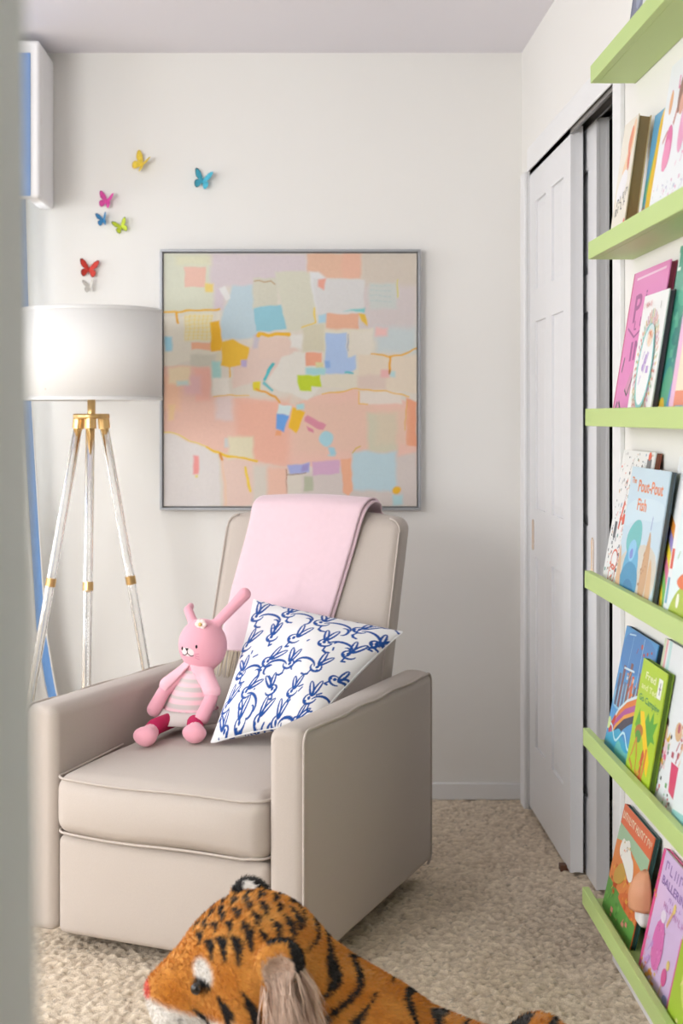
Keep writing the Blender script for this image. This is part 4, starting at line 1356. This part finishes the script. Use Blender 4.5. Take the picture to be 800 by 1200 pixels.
# ------------------------------------------------------------------ picture books
M_print = mat('book_print', rough=0.38, attr='col', coat=0.25)
M_page = mat('book_pages', '#d9d4c8', 0.8, bump=0.4, bscale=300, bdist=0.0005)
def text_mesh(body, size):
    cu = bpy.data.curves.new('lettering', 'FONT')
    cu.body = body
    cu.size = 1.0
    cu.resolution_u = 3
    cu.offset = 0.018
    cu.align_x = 'CENTER'
    ob = bpy.data.objects.new('lettering', cu)
    me = bpy.data.meshes.new_from_object(ob)
    v = [tuple(p.co) for p in me.vertices]
    f = [tuple(p.vertices) for p in me.polygons]
    bpy.data.objects.remove(ob)
    bpy.data.curves.remove(cu)
    bpy.data.meshes.remove(me)
    return v, f
class Art:
    """flat print of a cover in cover coordinates (u 0..1 across, v 0..1 up)"""
    def __init__(self, w, h):
        self.w, self.h = w, h
        self.v, self.f, self.c = [], [], []
        self.n = 0
    def poly(self, pts, c):
        k = len(self.v)
        z = 0.0003 + 0.00002 * self.n
        self.n += 1
        for (u, q) in pts:
            self.v.append((min(max(u, 0.0), 1.0) * self.w, min(max(q, 0.0), 1.0) * self.h, z))
            self.c.append(lin(c))
        self.f.append(tuple(range(k, k + len(pts))))
        return self
    def blob(self, pts, c):
        for _ in range(2):
            q = []
            for k in range(len(pts)):
                a, b = pts[k], pts[(k + 1) % len(pts)]
                q += [(a[0] * .75 + b[0] * .25, a[1] * .75 + b[1] * .25), (a[0] * .25 + b[0] * .75, a[1] * .25 + b[1] * .75)]
            pts = q
        return self.poly(pts, c)
    def glyphs(self, n, u0, v0, u1, v1, hgt, c, seed=1):
        # worn-looking row of letter strokes too small to read
        rr = random.Random(seed)
        for k in range(n):
            t = k / max(n - 1, 1)
            cu, cv = u0 + (u1 - u0) * t, v0 + (v1 - v0) * t
            wd = abs(u1 - u0) / n * .30
            self.line([(cu - wd, cv), (cu - wd, cv + hgt)], wd * .35, c)
            if rr.random() < .7:
                y = cv + hgt * rr.choice((.05, .5, .95))
                self.line([(cu - wd, y), (cu + wd, y)], hgt * .10, c)
            if rr.random() < .6:
                self.line([(cu + wd, cv + hgt * rr.choice((0, .4))), (cu + wd, cv + hgt)], wd * .35, c)
        return self
    def rect(self, u0, v0, u1, v1, c):
        return self.poly([(u0, v0), (u1, v0), (u1, v1), (u0, v1)], c)
    def ell(self, cu, cv, ru, rv, c, n=18, a0=0, a1=2 * math.pi, rot=0):
        p = []
        for k in range(n):
            t = a0 + (a1 - a0) * k / (n if a1 - a0 > 6.2 else n - 1)
            x, y = ru * math.cos(t), rv * math.sin(t)
            p.append((cu + x * math.cos(rot) - y * math.sin(rot), cv + x * math.sin(rot) + y * math.cos(rot)))
        return self.poly(p, c)
    def line(self, pts, wd, c):
        L, R = [], []
        for k, p in enumerate(pts):
            a, b = pts[max(k - 1, 0)], pts[min(k + 1, len(pts) - 1)]
            dx, dy = b[0] - a[0], b[1] - a[1]
            l = math.hypot(dx, dy) or 1
            L.append((p[0] - dy / l * wd, p[1] + dx / l * wd))
            R.append((p[0] + dy / l * wd, p[1] - dx / l * wd))
        for k in range(len(pts) - 1):
            self.poly([L[k], R[k], R[k + 1], L[k + 1]], c)
            self.n -= 1
        self.n += 1
        return self
    def text(self, body, cu, cv, su, sv, c, rot=0.0):
        v, f = text_mesh(body, 1)
        k = len(self.v)
        z = 0.0003 + 0.00002 * self.n
        self.n += 1
        for p in v:
            x, y = p[0] * su, p[1] * sv
            x, y = x * math.cos(rot) - y * math.sin(rot), x * math.sin(rot) + y * math.cos(rot)
            self.v.append(((cu + x) * self.w, (cv + y) * self.h, z))
            self.c.append(lin(c))
        self.f += [tuple(i + k for i in q) for q in f]
        return self
    def marks(self, n, u0, v0, u1, v1, cols, smin_=.012, smax=.03, seed=1):
        rr = random.Random(seed)
        for k in range(n):
            cu, cv = rr.uniform(u0, u1), rr.uniform(v0, v1)
            s = rr.uniform(smin_, smax)
            t = rr.random()
            c = rr.choice(cols)
            n0 = self.n
            if t < .4:
                self.rect(cu - s, cv - s * .6, cu + s, cv + s * .6, c)
            elif t < .7:
                self.ell(cu, cv, s, s * rr.uniform(.4, 1), c, 8)
            else:
                self.line([(cu - s, cv - s), (cu + s * .5, cv + s)], s * .25, c)
            self.n = n0 + 0.05
        self.n += 1
        return self
def book(label, shelf, d_far, d_near, z_top, Xb, Xt, thick, cover, art=None, spine=None, back=None, pages=None, board=0.0022):
    zb = BASE[shelf]
    w = d_far - d_near
    ev = Vector((Xt - Xb, 0, z_top - zb))
    # the book stands on its lower rear edge
    h = ev.length
    ev.normalize()
    eu = Vector((0, -1, 0))
    en = eu.cross(ev)
    org_ = Vector((Xb, d_far, zb)) - Vector((0, 0, 1)) * min(0, (-en * thick).z) 
    r = thing('picture_book', label, 'book', (0, 0, 0), 0, 'picture books on the green ledges')
    M = Matrix.Identity(4)
    for k in range(3):
        M[k][0], M[k][1], M[k][2], M[k][3] = eu[k], ev[k], en[k], org_[k]
    r.matrix_world = M
    mc = mat('book_cover_' + cover, cover, 0.38, coat=0.25)
    ms = mat('book_cover_' + (spine or cover), spine or cover, 0.38, coat=0.25)
    mk = mat('book_cover_' + (back or spine or cover), back or spine or cover, 0.38, coat=0.25)
    MB().box(0, w, 0, h, -board, 0).build('front_cover', mc, r)
    MB().box(0, w, 0, h, -thick, -thick + board).build('back_cover', mk, r)
    MB().box(0, board, 0, h, -thick + board, -board).build('spine', ms, r)
    MB().box(board, w - 0.003, 0.003, h - 0.003, -thick + board, -board).build('pages', pages or M_page, r)
    if art:
        A = Art(w, h)
        art(A)
        pyobj('cover_print', A.v, A.f, M_print, r, False, A.c)
    return r
XBK, XTK = 0.674, 0.7245      # back row: foot and top of the cover
XFR, XTF = 0.6590, 0.699      # front row

# --- ledge 1
book('slate blue picture book on the highest green ledge', 0, 2.915, 2.80, 2.25, 0.676, 0.715, .016, '#6d7690', lambda A: A.rect(.0, .0, .12, 1, '#596280').ell(.55, .5, .25, .2, '#8f9ab4'))
def a_w1(A):
    A.rect(0, 0, 1, 1, '#dfe2e4').marks(30, .05, .02, .95, .9, ['#a9b4bd', '#c9b9a5', '#b8c8c0'], seed=4)
book('greyish white picture book beside the slate blue one', 0, 2.79, 2.55, 2.28, 0.672, 0.715, .014, '#dfe2e4', a_w1)
# --- ledge 2
def a_beige(A):
    A.rect(0, 0, 1, 1, '#e9e2d4').blob([(.25, .55), (.55, .72), (.75, .97), (.95, .98), (.95, .8), (.6, .55)], '#efc9a0').blob([(.5, .8), (.7, .95), (.85, .9), (.75, .72), (.6, .7)], '#e58a62')
    A.blob([(.55, .68), (.72, .76), (.8, .6), (.7, .55)], '#d9705a').blob([(.05, .42), (.5, .62), (.85, .52), (.6, .36), (.2, .33)], '#eceaee').blob([(0, 0), (.25, 0), (.12, .12), (0, .15)], '#e9572f').blob([(.6, 0), (1, 0), (1, .2), (.8, .1)], '#e8552c')
    A.rect(.2, .0, .55, .06, '#e8cf6a')
    A.glyphs(4, .30, .30, .85, .36, .06, '#2c2a2c', 3).glyphs(4, .25, .22, .80, .28, .06, '#2c2a2c', 5)
book('thick beige board book with brown page edges on a green ledge', 1, 2.988, 2.866, 1.857, .6595, .694, .026, '#e6d9bd', a_beige, '#d9c9a2', '#c8b385', mat('brown_pages', '#8d7650', 0.8, bump=0.5, bscale=300, bdist=0.0006))
def a_by(A):
    A.rect(0, 0, 1, 1, '#58a5cf').blob([(.3, 1), (.45, 1), (.3, .6), (.16, .35), (.06, .3), (.1, .5), (.24, .75)], '#8fc06a').blob([(.24, 1), (.6, 1), (.5, .6), (.35, .1), (.15, 0), (.1, .3), (.2, .6)], '#f0c63c').blob([(.3, .62), (.55, .8), (.6, .7), (.3, .5)], '#e8923a')
    A.blob([(0, 0), (.2, 0), (.12, .2), (0, .35)], '#b07a5a').blob([(0, .2), (.1, .3), (.06, .5), (0, .45)], '#3fa0a0')
book('blue picture book with yellow shapes between the beige and the white one', 1, 2.862, 2.64, 1.853, .690, .7255, .012, '#58a5cf', a_by, '#1f2a33')
def a_girl(A):
    A.rect(0, 0, 1, 1, '#e9edf1')
    A.marks(60, .03, .02, .97, .22, ['#a9cbd0', '#b9b2d0', '#d9a9c4', '#cfd8e0'], .008, .02, 5)
    A.glyphs(4, .2, .74, .7, .92, .08, '#d6609a', 2).marks(6, .1, .3, .9, .36, ['#e27fae'], .01, .02, 6)
    A.ell(.28, .45, .10, .14, '#dd5f9d', rot=.2).ell(.26, .40, .09, .10, '#e887b4').line([(.33, .58), (.42, .72)], .02, '#c98a80').line([(.2, .56), (.1, .5)], .012, '#c98a80')
    A.ell(.17, .74, .045, .075, '#e3a873').ell(.42, .75, .06, .12, '#8a5a48').ell(.5, .68, .07, .07, '#d9a08a').ell(.62, .52, .09, .16, '#e59ac0')
book('white picture book with a dark red spine and a pink dressed figure', 1, 2.667, 2.41, 1.904, XFR, .708, .012, '#e9edf1', a_girl, '#a8404a')
# --- ledge 3
def a_pink(A):
    A.rect(0, 0, 1, 1, '#e283bf').rect(0, 0, .03, 1, '#c9407a').line([(.12, .95), (.5, .955), (.92, .96)], .008, '#f3c9e2')
    dk = '#a34f8e'
    A.text('P', .27, .66, .42, .26, dk, .08).text('i', .48, .76, .3, .14, dk).text('a', .82, .74, .3, .12, dk).glyphs(3, .3, .60, .6, .64, .06, dk, 4).line([(.08, .62), (.3, .55), (.5, .6), (.7, .66)], .008, dk).text('IN', .45, .40, .40, .18, dk, .05)
    A.line([(.1, .32), (.13, .42)], .012, '#5d5a63').line([(.16, .12), (.3, .02)], .012, '#5d5a63').line([(.06, .02), (.12, .12)], .014, '#6a5a66')
    A.poly([(.28, .20), (.4, .33), (.52, .27), (.44, .16)], '#cf8aae').line([(.28, .2), (.36, .16), (.46, .28)], .01, '#4f5a52').ell(.60, .25, .10, .055, '#c3cf5a', rot=.6).line([(.5, .3), (.8, .42)], .006, '#b05a96')
book('bright pink picture book with dark pink lettering standing on a green ledge', 2, 3.03, 2.737, 1.551, XBK, XTK, .013, '#e283bf', a_pink, '#c9407a', '#8a2f4a', mat('red_pages', '#7d2f42', 0.6))
def a_oval(A):
    A.rect(0, 0, 1, 1, '#eef0ef')
    cols = ['#e39a7a', '#e2bf62', '#d98d8d', '#9cc7a5', '#d7a0c2']
    for k in range(44):
        t = 2 * math.pi * k / 44
        for r0, r1 in ((1.08, 1.22), (1.28, 1.42)):
            a = (.5 + .30 * r0 * math.cos(t), .42 + .30 * r0 * math.sin(t))
            b = (.5 + .30 * r1 * math.cos(t + .05), .42 + .32 * r1 * math.sin(t + .05))
            A.line([a, b], .011, cols[(k * 7 + int(r0 * 9)) % 5])
    A.ell(.5, .42, .31, .34, '#7cc4c2', 28).ell(.5, .42, .26, .305, '#eef0f1', 28).ell(.55, .66, .16, .09, '#cfe3e4').ell(.55, .64, .11, .07, '#efd9c4')
    A.marks(9, .36, .28, .64, .52, ['#a58ac9', '#b79ad6'], .03, .06, 3).glyphs(4, .12, .89, .38, .90, .045, '#d9737a', 6).text('l', .8, .86, .14, .08, '#a8a8aa')
    A.marks(10, .45, .6, .66, .7, ['#e08a62', '#d2623e'], .012, .025, 8)
book('white picture book with a blue oval ringed by coloured rays', 2, 2.832, 2.646, 1.487, XFR, XTF - .001, .0112, '#eef0ef', a_oval, '#e4e4e4', '#4d4750', mat('dark_pages', '#56505a', 0.7))
def a_teal(A):
    A.rect(0, 0, 1, 1, '#4a9d86').blob([(0, .3), (.5, .5), (1, .6), (1, 0), (0, 0)], '#3f8f8a').blob([(0, .1), (.2, .35), (.4, .2), (.5, 0), (0, 0)], '#5aa886').blob([(.1, .45), (.35, .62), (.5, .55), (.3, .4)], '#2f7f78').blob([(.1, .7), (.3, .8), (.5, .7), (.3, .62)], '#5cb094')
    A.blob([(.25, 0), (.42, .0), (.46, .2), (.36, .26), (.28, .1)], '#4f86c0')
    A.ell(.14, .07, .08, .06, '#e3bd3a').ell(.2, .03, .07, .05, '#d6a72e').marks(14, .38, .02, .56, .3, ['#e3bd3a', '#d7a32c'], .02, .04, 4)
    A.glyphs(4, .06, .86, .6, .88, .10, '#dfeee8', 4).marks(18, .02, .3, .6, .8, ['#58ad90', '#3b8a7c', '#68b59a'], .02, .05, 7)
book('teal green picture book with yellow flowers on a green ledge', 2, 2.668, 2.41, 1.567, XBK, XTK, .012, '#4a9d86', a_teal)
def a_po(A):
    A.rect(0, 0, 1, 1, '#e9b9d9').rect(.14, 0, 1, 1, '#efe2c8').rect(.14, 0, .6, .2, '#e58a6a').rect(.2, .0, .45, .1, '#4a90c8').ell(.5, .5, .2, .2, '#e79a7a')
book('pink and cream picture book partly hiding the teal green one', 2, 2.52, 2.32, 1.50, XFR, XTF, .012, '#e9b9d9', a_po)
# --- ledge 4
def a_pat(A):
    A.rect(0, 0, 1, 1, '#eef0f0')
    A.marks(320, .02, .02, .98, .98, ['#5a6066', '#8a8f96', '#e0644a', '#e88a72', '#6fa09a', '#c9a27c', '#4a4f58', '#b8bcc0', '#7f9ec0'], .006, .022, 9)
    A.line([(.25, .42), (.33, .63)], .02, '#d8583c').rect(.12, .35, .2, .47, '#5a6068').ell(.3, .2, .08, .06, '#eef0f0').line(arc(.3, .2, .1, .07, 0, 6.2), .008, '#e0705a').line(arc(.28, .09, .1, .07, 0, 6.2), .008, '#e0705a').ell(.38, .5, .05, .04, '#e0583c').rect(.8, .88, .93, .95, '#6a7076').ell(.86, .97, .04, .03, '#e0583c')
book('white picture book covered in tiny red and grey drawings', 3, 3.124, 2.852, 1.175, XBK, XTK, .013, '#eef0f0', a_pat, '#e6e8e8', '#8c4a38', mat('rust_pages', '#9a6250', 0.7))
def a_fish(A):
    A.rect(0, 0, 1, 1, '#c3dcea').blob([(0, .35), (1, .5), (1, 0), (0, 0)], '#d3cfc2').blob([(0, .5), (.35, .62), (1, .62), (1, .8), (0, .75)], '#cbe2ee')
    # sea-coloured swirls and a ruin tower; no creature
    A.blob([(.12, .46), (.3, .6), (.5, .62), (.55, .45), (.46, .34), (.2, .32)], '#6cbfc0').blob([(.14, .28), (.3, .44), (.5, .42), (.56, .2), (.5, .0), (.14, .04)], '#5fb0d6').blob([(.22, .4), (.36, .47), (.46, .42), (.4, .3), (.28, .28)], '#8cc8e8')
    A.blob([(.1, .18), (.3, .3), (.56, .26), (.6, .06), (.3, .0), (.1, .03)], '#3f93bd').blob([(.2, .1), (.34, .17), (.5, .12), (.5, .05), (.3, .02)], '#2f7fae').blob([(.28, .36), (.36, .4), (.38, .32), (.3, .3)], '#7f8fd6')
    A.blob([(.62, .04), (.8, .06), (.8, .42), (.74, .58), (.7, .46), (.64, .3)], '#c9a27a').blob([(.8, .0), (.95, .02), (.9, .3), (.82, .4)], '#d9b48a').line([(.74, .56), (.75, .66)], .006, '#6f7fc0').marks(12, .62, .05, .8, .4, ['#a87f5a', '#b98f68'], .01, .02, 4)
    A.blob([(0, 0), (.16, 0), (.1, .2), (.04, .36), (0, .4)], '#d9b590').blob([(.55, 0), (1, 0), (1, .06), (.6, .05)], '#e2a24c').rect(0, 0, .1, .05, '#e2a24c')
    A.text('The', .12, .875, .085, .065, '#e58a4a').text('Pout-Pout', .57, .82, .158, .125, '#e8854a').text('Fish', .42, .68, .165, .125, '#e8854a')
book('pale blue picture book titled The Pout-Pout Fish in orange', 3, 2.94, 2.642, 1.1455, XFR, XTF, .011, '#c3dcea', a_fish, '#8fb0c0', '#51606a', mat('grey_pages', '#6f7678', 0.7))
def a_rain(A):
    A.rect(0, 0, 1, 1, '#e6ecf0')
    cols = ['#e0913a', '#9a8fd0', '#f0d83f', '#e07fa0', '#7fc46a', '#f0d83f', '#a99ad2', '#e8a04a', '#3fa5a8']
    for k, c in enumerate(cols):
        r = .12 + .085 * (len(cols) - k)
        pts = [( -.15 + r * math.cos(t) * .85, -.1 + r * math.sin(t) * .85) for t in np.linspace(0.0, 1.57, 14)]
        pts2 = [( -.15 + (r - .085) * math.cos(t) * .85, -.1 + (r - .085) * math.sin(t) * .85) for t in np.linspace(1.57, 0.0, 14)]
        A.poly(pts + pts2, c)
    A.ell(.35, .38, .08, .07, '#3f9fd0').ell(.30, .93, .12, .05, '#7fb8d8').poly([(.3, .1), (.42, .2), (.4, .02)], '#3fa58f')
book('picture book with rainbow bands on white behind the green covered one', 3, 2.675, 2.42, 1.173, XBK, XTK, .012, '#e6ecf0', a_rain)
def a_gw(A):
    A.rect(0, 0, 1, 1, '#dff0f2').blob([(.1, 0), (1, 0), (1, .3), (.5, .32), (.2, .18)], '#a9bf3a').blob([(.2, .3), (.6, .42), (.7, .3), (.4, .24)], '#e2703a').rect(0, 0, .1, 1, '#e9eef0').rect(.02, .36, .09, .5, '#d9553f').rect(.02, .12, .08, .3, '#6aa8c0').marks(12, .15, .4, .9, .9, ['#e2a03a', '#7fb86a', '#8fc8d8'], .02, .05, 3).ell(.35, .17, .04, .05, '#eef2e0')
book('white picture book with a green and orange lower half', 3, 2.557, 2.32, 1.14, XFR, XTF, .012, '#dff0f2', a_gw)
# --- ledge 5
def a_bridge(A):
    A.rect(0, 0, 1, 1, '#4f98d2').blob([(0, .6), (1, .75), (1, 1), (0, 1)], '#4a86c4').blob([(0, .28), (1, .5), (1, .62), (0, .55)], '#86bfe0')
    for k in range(9):
        u = .06 + k * .1
        hgt = [.62, .7, .58, .75, .66, .6, .72, .64, .6][k]
        A.rect(u, .36, u + .07, hgt, ['#5a5f7a', '#7f5a62', '#6a7a9a', '#8a5f58', '#d0683c'][k % 5])
    A.marks(22, .3, .5, .98, .66, ['#e0743c', '#d9502c', '#f0a050', '#c9d8e6'], .015, .035, 5)
    A.blob([(.02, .02), (.15, .2), (.4, .4), (.75, .52), (1, .54), (1, .4), (.7, .34), (.4, .2), (.2, .05)], '#4a4858')
    up = [(.1, .17), (.25, .31), (.45, .42), (.7, .5), (1, .53)]
    A.line(up, .028, '#e0803c').line([(p[0], p[1] - .05) for p in up], .026, '#b0589a').line([(p[0], p[1] - .09) for p in up], .016, '#e8a048').line([(p[0], p[1] + .04) for p in up], .012, '#cfe0e8').line([(.06, .14), (.2, .28)], .03, '#c9423a')
    A.blob([(0, 0), (1, 0), (1, .12), (.8, .2), (.55, .14), (.4, .24), (.2, .16), (0, .1)], '#3fa8d0').blob([(.3, 0), (.9, 0), (.8, .12), (.6, .08), (.4, .16)], '#6fc0c0').line([(k / 20, .15 + .05 * math.sin(k * .75) + .002 * k) for k in range(18)], .010, '#bfe4f0').ell(.04, .2, .05, .05, '#cfe3a0')
    A.line([(.18, .68), (.5, .70)], .008, '#cfe4f0').line([(.62, .98), (.62, .6)], .006, '#bcd8ec').line([(.3, .95), (.28, .7)], .004, '#9cc4e4').line([(.15, .95), (.35, .97)], .006, '#bcd8ec').marks(5, .4, .82, .9, .92, ['#c9584a', '#a84a5a'], .015, .03, 2)
book('blue picture book with an arched bridge over water', 4, 3.10, 2.832, .792, XBK, XTK, .013, '#4f98d2', a_bridge, '#2f6aa8', '#22384f', mat('navy_pages', '#2c3e52', 0.6))
def a_camp(A):
    A.rect(0, 0, 1, 1, '#b0cf2f').poly([(.45, .5), (.55, .62), (.65, .55), (.75, .66), (.8, .56), (.95, .6), (.85, .48), (.95, .42), (.8, .42), (.7, .34), (.6, .42)], '#5aa83a').poly([(.1, .45), (.2, .6), (.3, .5), (.25, .4)], '#6ab03a')
    A.poly([(.22, .58), (.38, .60), (.86, .26), (.86, .14), (.78, .16)], '#f2cc1f').ell(.3, .42, .16, .06, '#b5763c', rot=.1).ell(.3, .38, .12, .05, '#5a9a4a').line([(.25, .36), (.16, .22), (.1, .16), (.28, .1)], .02, '#c98a3a').line([(.25, .36), (.36, .22), (.38, .12), (.5, .08)], .02, '#c98a3a')
    A.line([(.62, .3), (.56, .2), (.6, .1), (.52, .04)], .04, '#cf5a3a').line([(.7, .34), (.7, .2), (.66, .08), (.78, .02)], .03, '#d9783a').marks(10, .5, .05, .75, .3, ['#e0a04a', '#b8482f'], .015, .03, 4)
    A.text('Fred', .42, .855, .24, .085, '#e9efc0').text('and Ted', .42, .765, .19, .07, '#e3eaa8').text('Go Camping', .50, .665, .165, .075, '#3f8f5a')
    A.rect(.74, .77, .9, .93, '#eef2ea').line([(.82, .8), (.82, .9)], .012, '#6a6a7a').line([(.78, .85), (.86, .85)], .008, '#9a8a9a')
book('lime green picture book titled Fred and Ted Go Camping', 4, 2.846, 2.664, .765, XFR, XTF, .013, '#b0cf2f', a_camp, '#8fb02a', '#7fa02f', mat('olive_pages', '#5f7a2c', 0.7))
def a_white5(A):
    A.rect(0, 0, 1, 1, '#e7ebf0').rect(0, 0, .06, 1, '#cbd8b8').rect(.07, .55, .12, 1, '#e9a8b0').rect(.16, 0, .24, 1, '#bfe0e0')
    A.ell(.45, .50, .07, .035, '#5a4038').ell(.47, .42, .06, .07, '#e8c0a0').poly([(.36, .4), (.58, .4), (.6, .22), (.34, .2)], '#e9d0d8').marks(26, .3, .18, .65, .46, ['#d8608a', '#e0b04a', '#4a4048', '#7fb08a', '#f0d0c0'], .015, .03, 6)
    A.ell(.8, .5, .09, .06, '#d9b48a').marks(14, .7, .3, .98, .55, ['#c98a5a', '#e0c0a0', '#b85a6a'], .02, .04, 2).poly([(.75, .3), (.95, .3), (.95, .1), (.8, .12)], '#d84a72').marks(26, .2, .02, .9, .16, ['#d83a5a', '#6fa86a', '#4a4a50', '#e8b8c8'], .01, .025, 9)
book('white picture book with children drawn on it beside the lime green one', 4, 2.78, 2.54, .815, XBK, XTK, .012, '#e7ebf0', a_white5, '#cfd8d8', '#8a8e94', mat('silver_pages', '#8f9499', 0.6))
book('white and teal picture book at the near end of the row with the children book', 4, 2.50, 2.30, .76, XFR, XTF, .012, '#dfe9ea', lambda A: A.rect(0, 0, 1, 1, '#e3ecee').poly([(0, 0), (1, 0), (1, .2), (0, .12)], '#8fc8c8').ell(.5, .6, .2, .2, '#cfe0d0'))
# --- ledge 6
def a_orange(A):
    A.rect(0, 0, 1, 1, '#e58a4a').poly([(0, .8), (1, .8), (1, 1), (0, 1)], '#df6e46').poly([(0, .66), (.3, .72), (1, .62), (1, .8), (0, .82)], '#a3c3a0').poly([(0, 0), (1, 0), (1, .2), (.6, .26), (0, .3)], '#5f9a48').blob([(.3, .25), (.9, .45), (1, .2), (.6, .2)], '#d9703c')
    A.glyphs(13, .06, .88, .95, .88, .065, '#f3e4c8', 7).marks(44, .1, .22, .98, .46, ['#e8953a', '#d0602c', '#c9502c', '#eab04a', '#b8682c'], .015, .035, 3).blob([(.12, .38), (.3, .55), (.5, .5), (.42, .36), (.2, .3)], '#c9a04a')
    A.blob([(.14, .62), (.2, .74), (.28, .72), (.4, .78), (.5, .66), (.62, .64), (.7, .5), (.6, .44), (.45, .5), (.3, .55), (.2, .56)], '#f0eee6').marks(10, .2, .55, .6, .72, ['#d9b84a', '#6a5a52', '#e08a4a'], .01, .02, 3).marks(20, .05, .02, .95, .2, ['#4f8a3c', '#74ac56', '#d98a7a'], .02, .04, 8)
book('orange and green picture book with a white animal above the carpet', 5, 3.118, 2.862, .399, XBK, XTK, .012, '#df6e46', a_orange, '#c9603c', '#2f5a58', mat('teal_pages', '#3a5a58', 0.6))
def a_lilac(A):
    A.rect(0, 0, 1, 1, '#d9bfe6').rect(0, 0, .07, 1, '#e0508f').rect(.9, 0, 1, .55, '#e0559a').glyphs(6, .2, .86, .9, .86, .08, '#9a78b8', 3).text('BALLERINA', .52, .75, .155, .095, '#8a6ab0').glyphs(4, .45, .68, .75, .68, .03, '#b08ac8', 5).glyphs(7, .35, .60, .88, .60, .05, '#c78ac4', 8)
    A.blob([(.3, .5), (.45, .52), (.56, .3), (.5, .12), (.34, .1), (.24, .22), (.22, .36)], '#dd74b8').ell(.38, .54, .07, .05, '#eadff0').line([(.5, .5), (.6, .66)], .02, '#e3b88a').ell(.61, .68, .035, .04, '#e8cf7a').marks(24, .26, .12, .52, .46, ['#c9589f', '#ea9acb', '#c86aa8'], .008, .016, 2)
    A.ell(.7, .16, .07, .07, '#d85a9a').ell(.74, .27, .04, .04, '#e8d080').line([(.68, .1), (.66, .0)], .01, '#e3b88a').marks(20, .07, .0, .5, .1, ['#e0a04a', '#d8833c', '#e8c06a'], .015, .03, 5).marks(16, .1, .05, .28, .3, ['#c79ad8', '#e4a8d4'], .02, .03, 6).blob([(.75, 0), (.9, 0), (.88, .07), (.78, .06)], '#8a8fc8').marks(5, .0, .45, .08, .8, ['#e0a04a'], .012, .025, 3)
book('lilac picture book with a pink edge and a dancer in a pink dress', 5, 2.788, 2.557, .402, XBK, XTK, .012, '#d9bfe6', a_lilac, '#e0508f')
book('lime picture book at the near end of the lowest green ledge', 5, 2.53, 2.33, .36, XFR, XTF, .012, '#a9c83a', lambda A: A.rect(0, 0, 1, 1, '#a9c83a').ell(.5, .5, .3, .25, '#d0e070').marks(12, .1, .1, .9, .9, ['#7fa82f', '#e8e0a0'], .02, .05, 2))

# ------------------------------------------------------------------ night light in a wall socket
nl = thing('night_light', 'plug-in night light with a peach shell shade and white base', 'night light', (XR, 2.826, 0.285))
M_peach = mat('peach_shell', '#efb48c', 0.45, transl=0.3, vary=0.05, vscale=40)
M_white = mat('white_plastic', '#eeeeec', 0.35)
v, f = [], []
nu_, nv_ = 22, 12
for b in range(nv_ + 1):
    t = b / nv_
    z = -.012 + .076 * t
    rad = .034 * (math.cos(max(0, t - .30) / .70 * math.pi / 2 * .97) ** .55)
    for a in range(nu_ + 1):
        an = math.pi * a / nu_
        rib = 1 + .02 * math.cos(an * 14)
        v.append((-.040 - rad * 1.1 * math.sin(an) * rib, rad * math.cos(an) * rib, z))
for b in range(nv_):
    for a in range(nu_):
        k = b * (nu_ + 1) + a
        f.append((k, k + 1, k + nu_ + 2, k + nu_ + 1))
o = pyobj('shell_shade', v, f, M_peach, nl, True)
o.modifiers.new('thickness', 'SOLIDIFY').thickness = 0.002
P, fs = softbox(-.062, -.020, -.024, .024, -.046, -.010, .012, 8)
pyobj('lamp_base', P, fs, M_white, nl, True)
MB().box(-.024, -.006, -.016, .016, -.040, -.004).build('plug_block', M_white, nl, bevel=.002)
MB().lathe([(.0001, 0), (.008, 0), (.009, .02), (.005, .03), (.0001, .032)], 12, (-.044, 0, -.010)).build('bulb', mat('frosted_bulb', '#f2e8da', 0.4), nl, True)
MB().box(-.0055, -.0005, -.035, .035, -.075, .045).build('outlet_plate', M_white, nl, bevel=.0015)
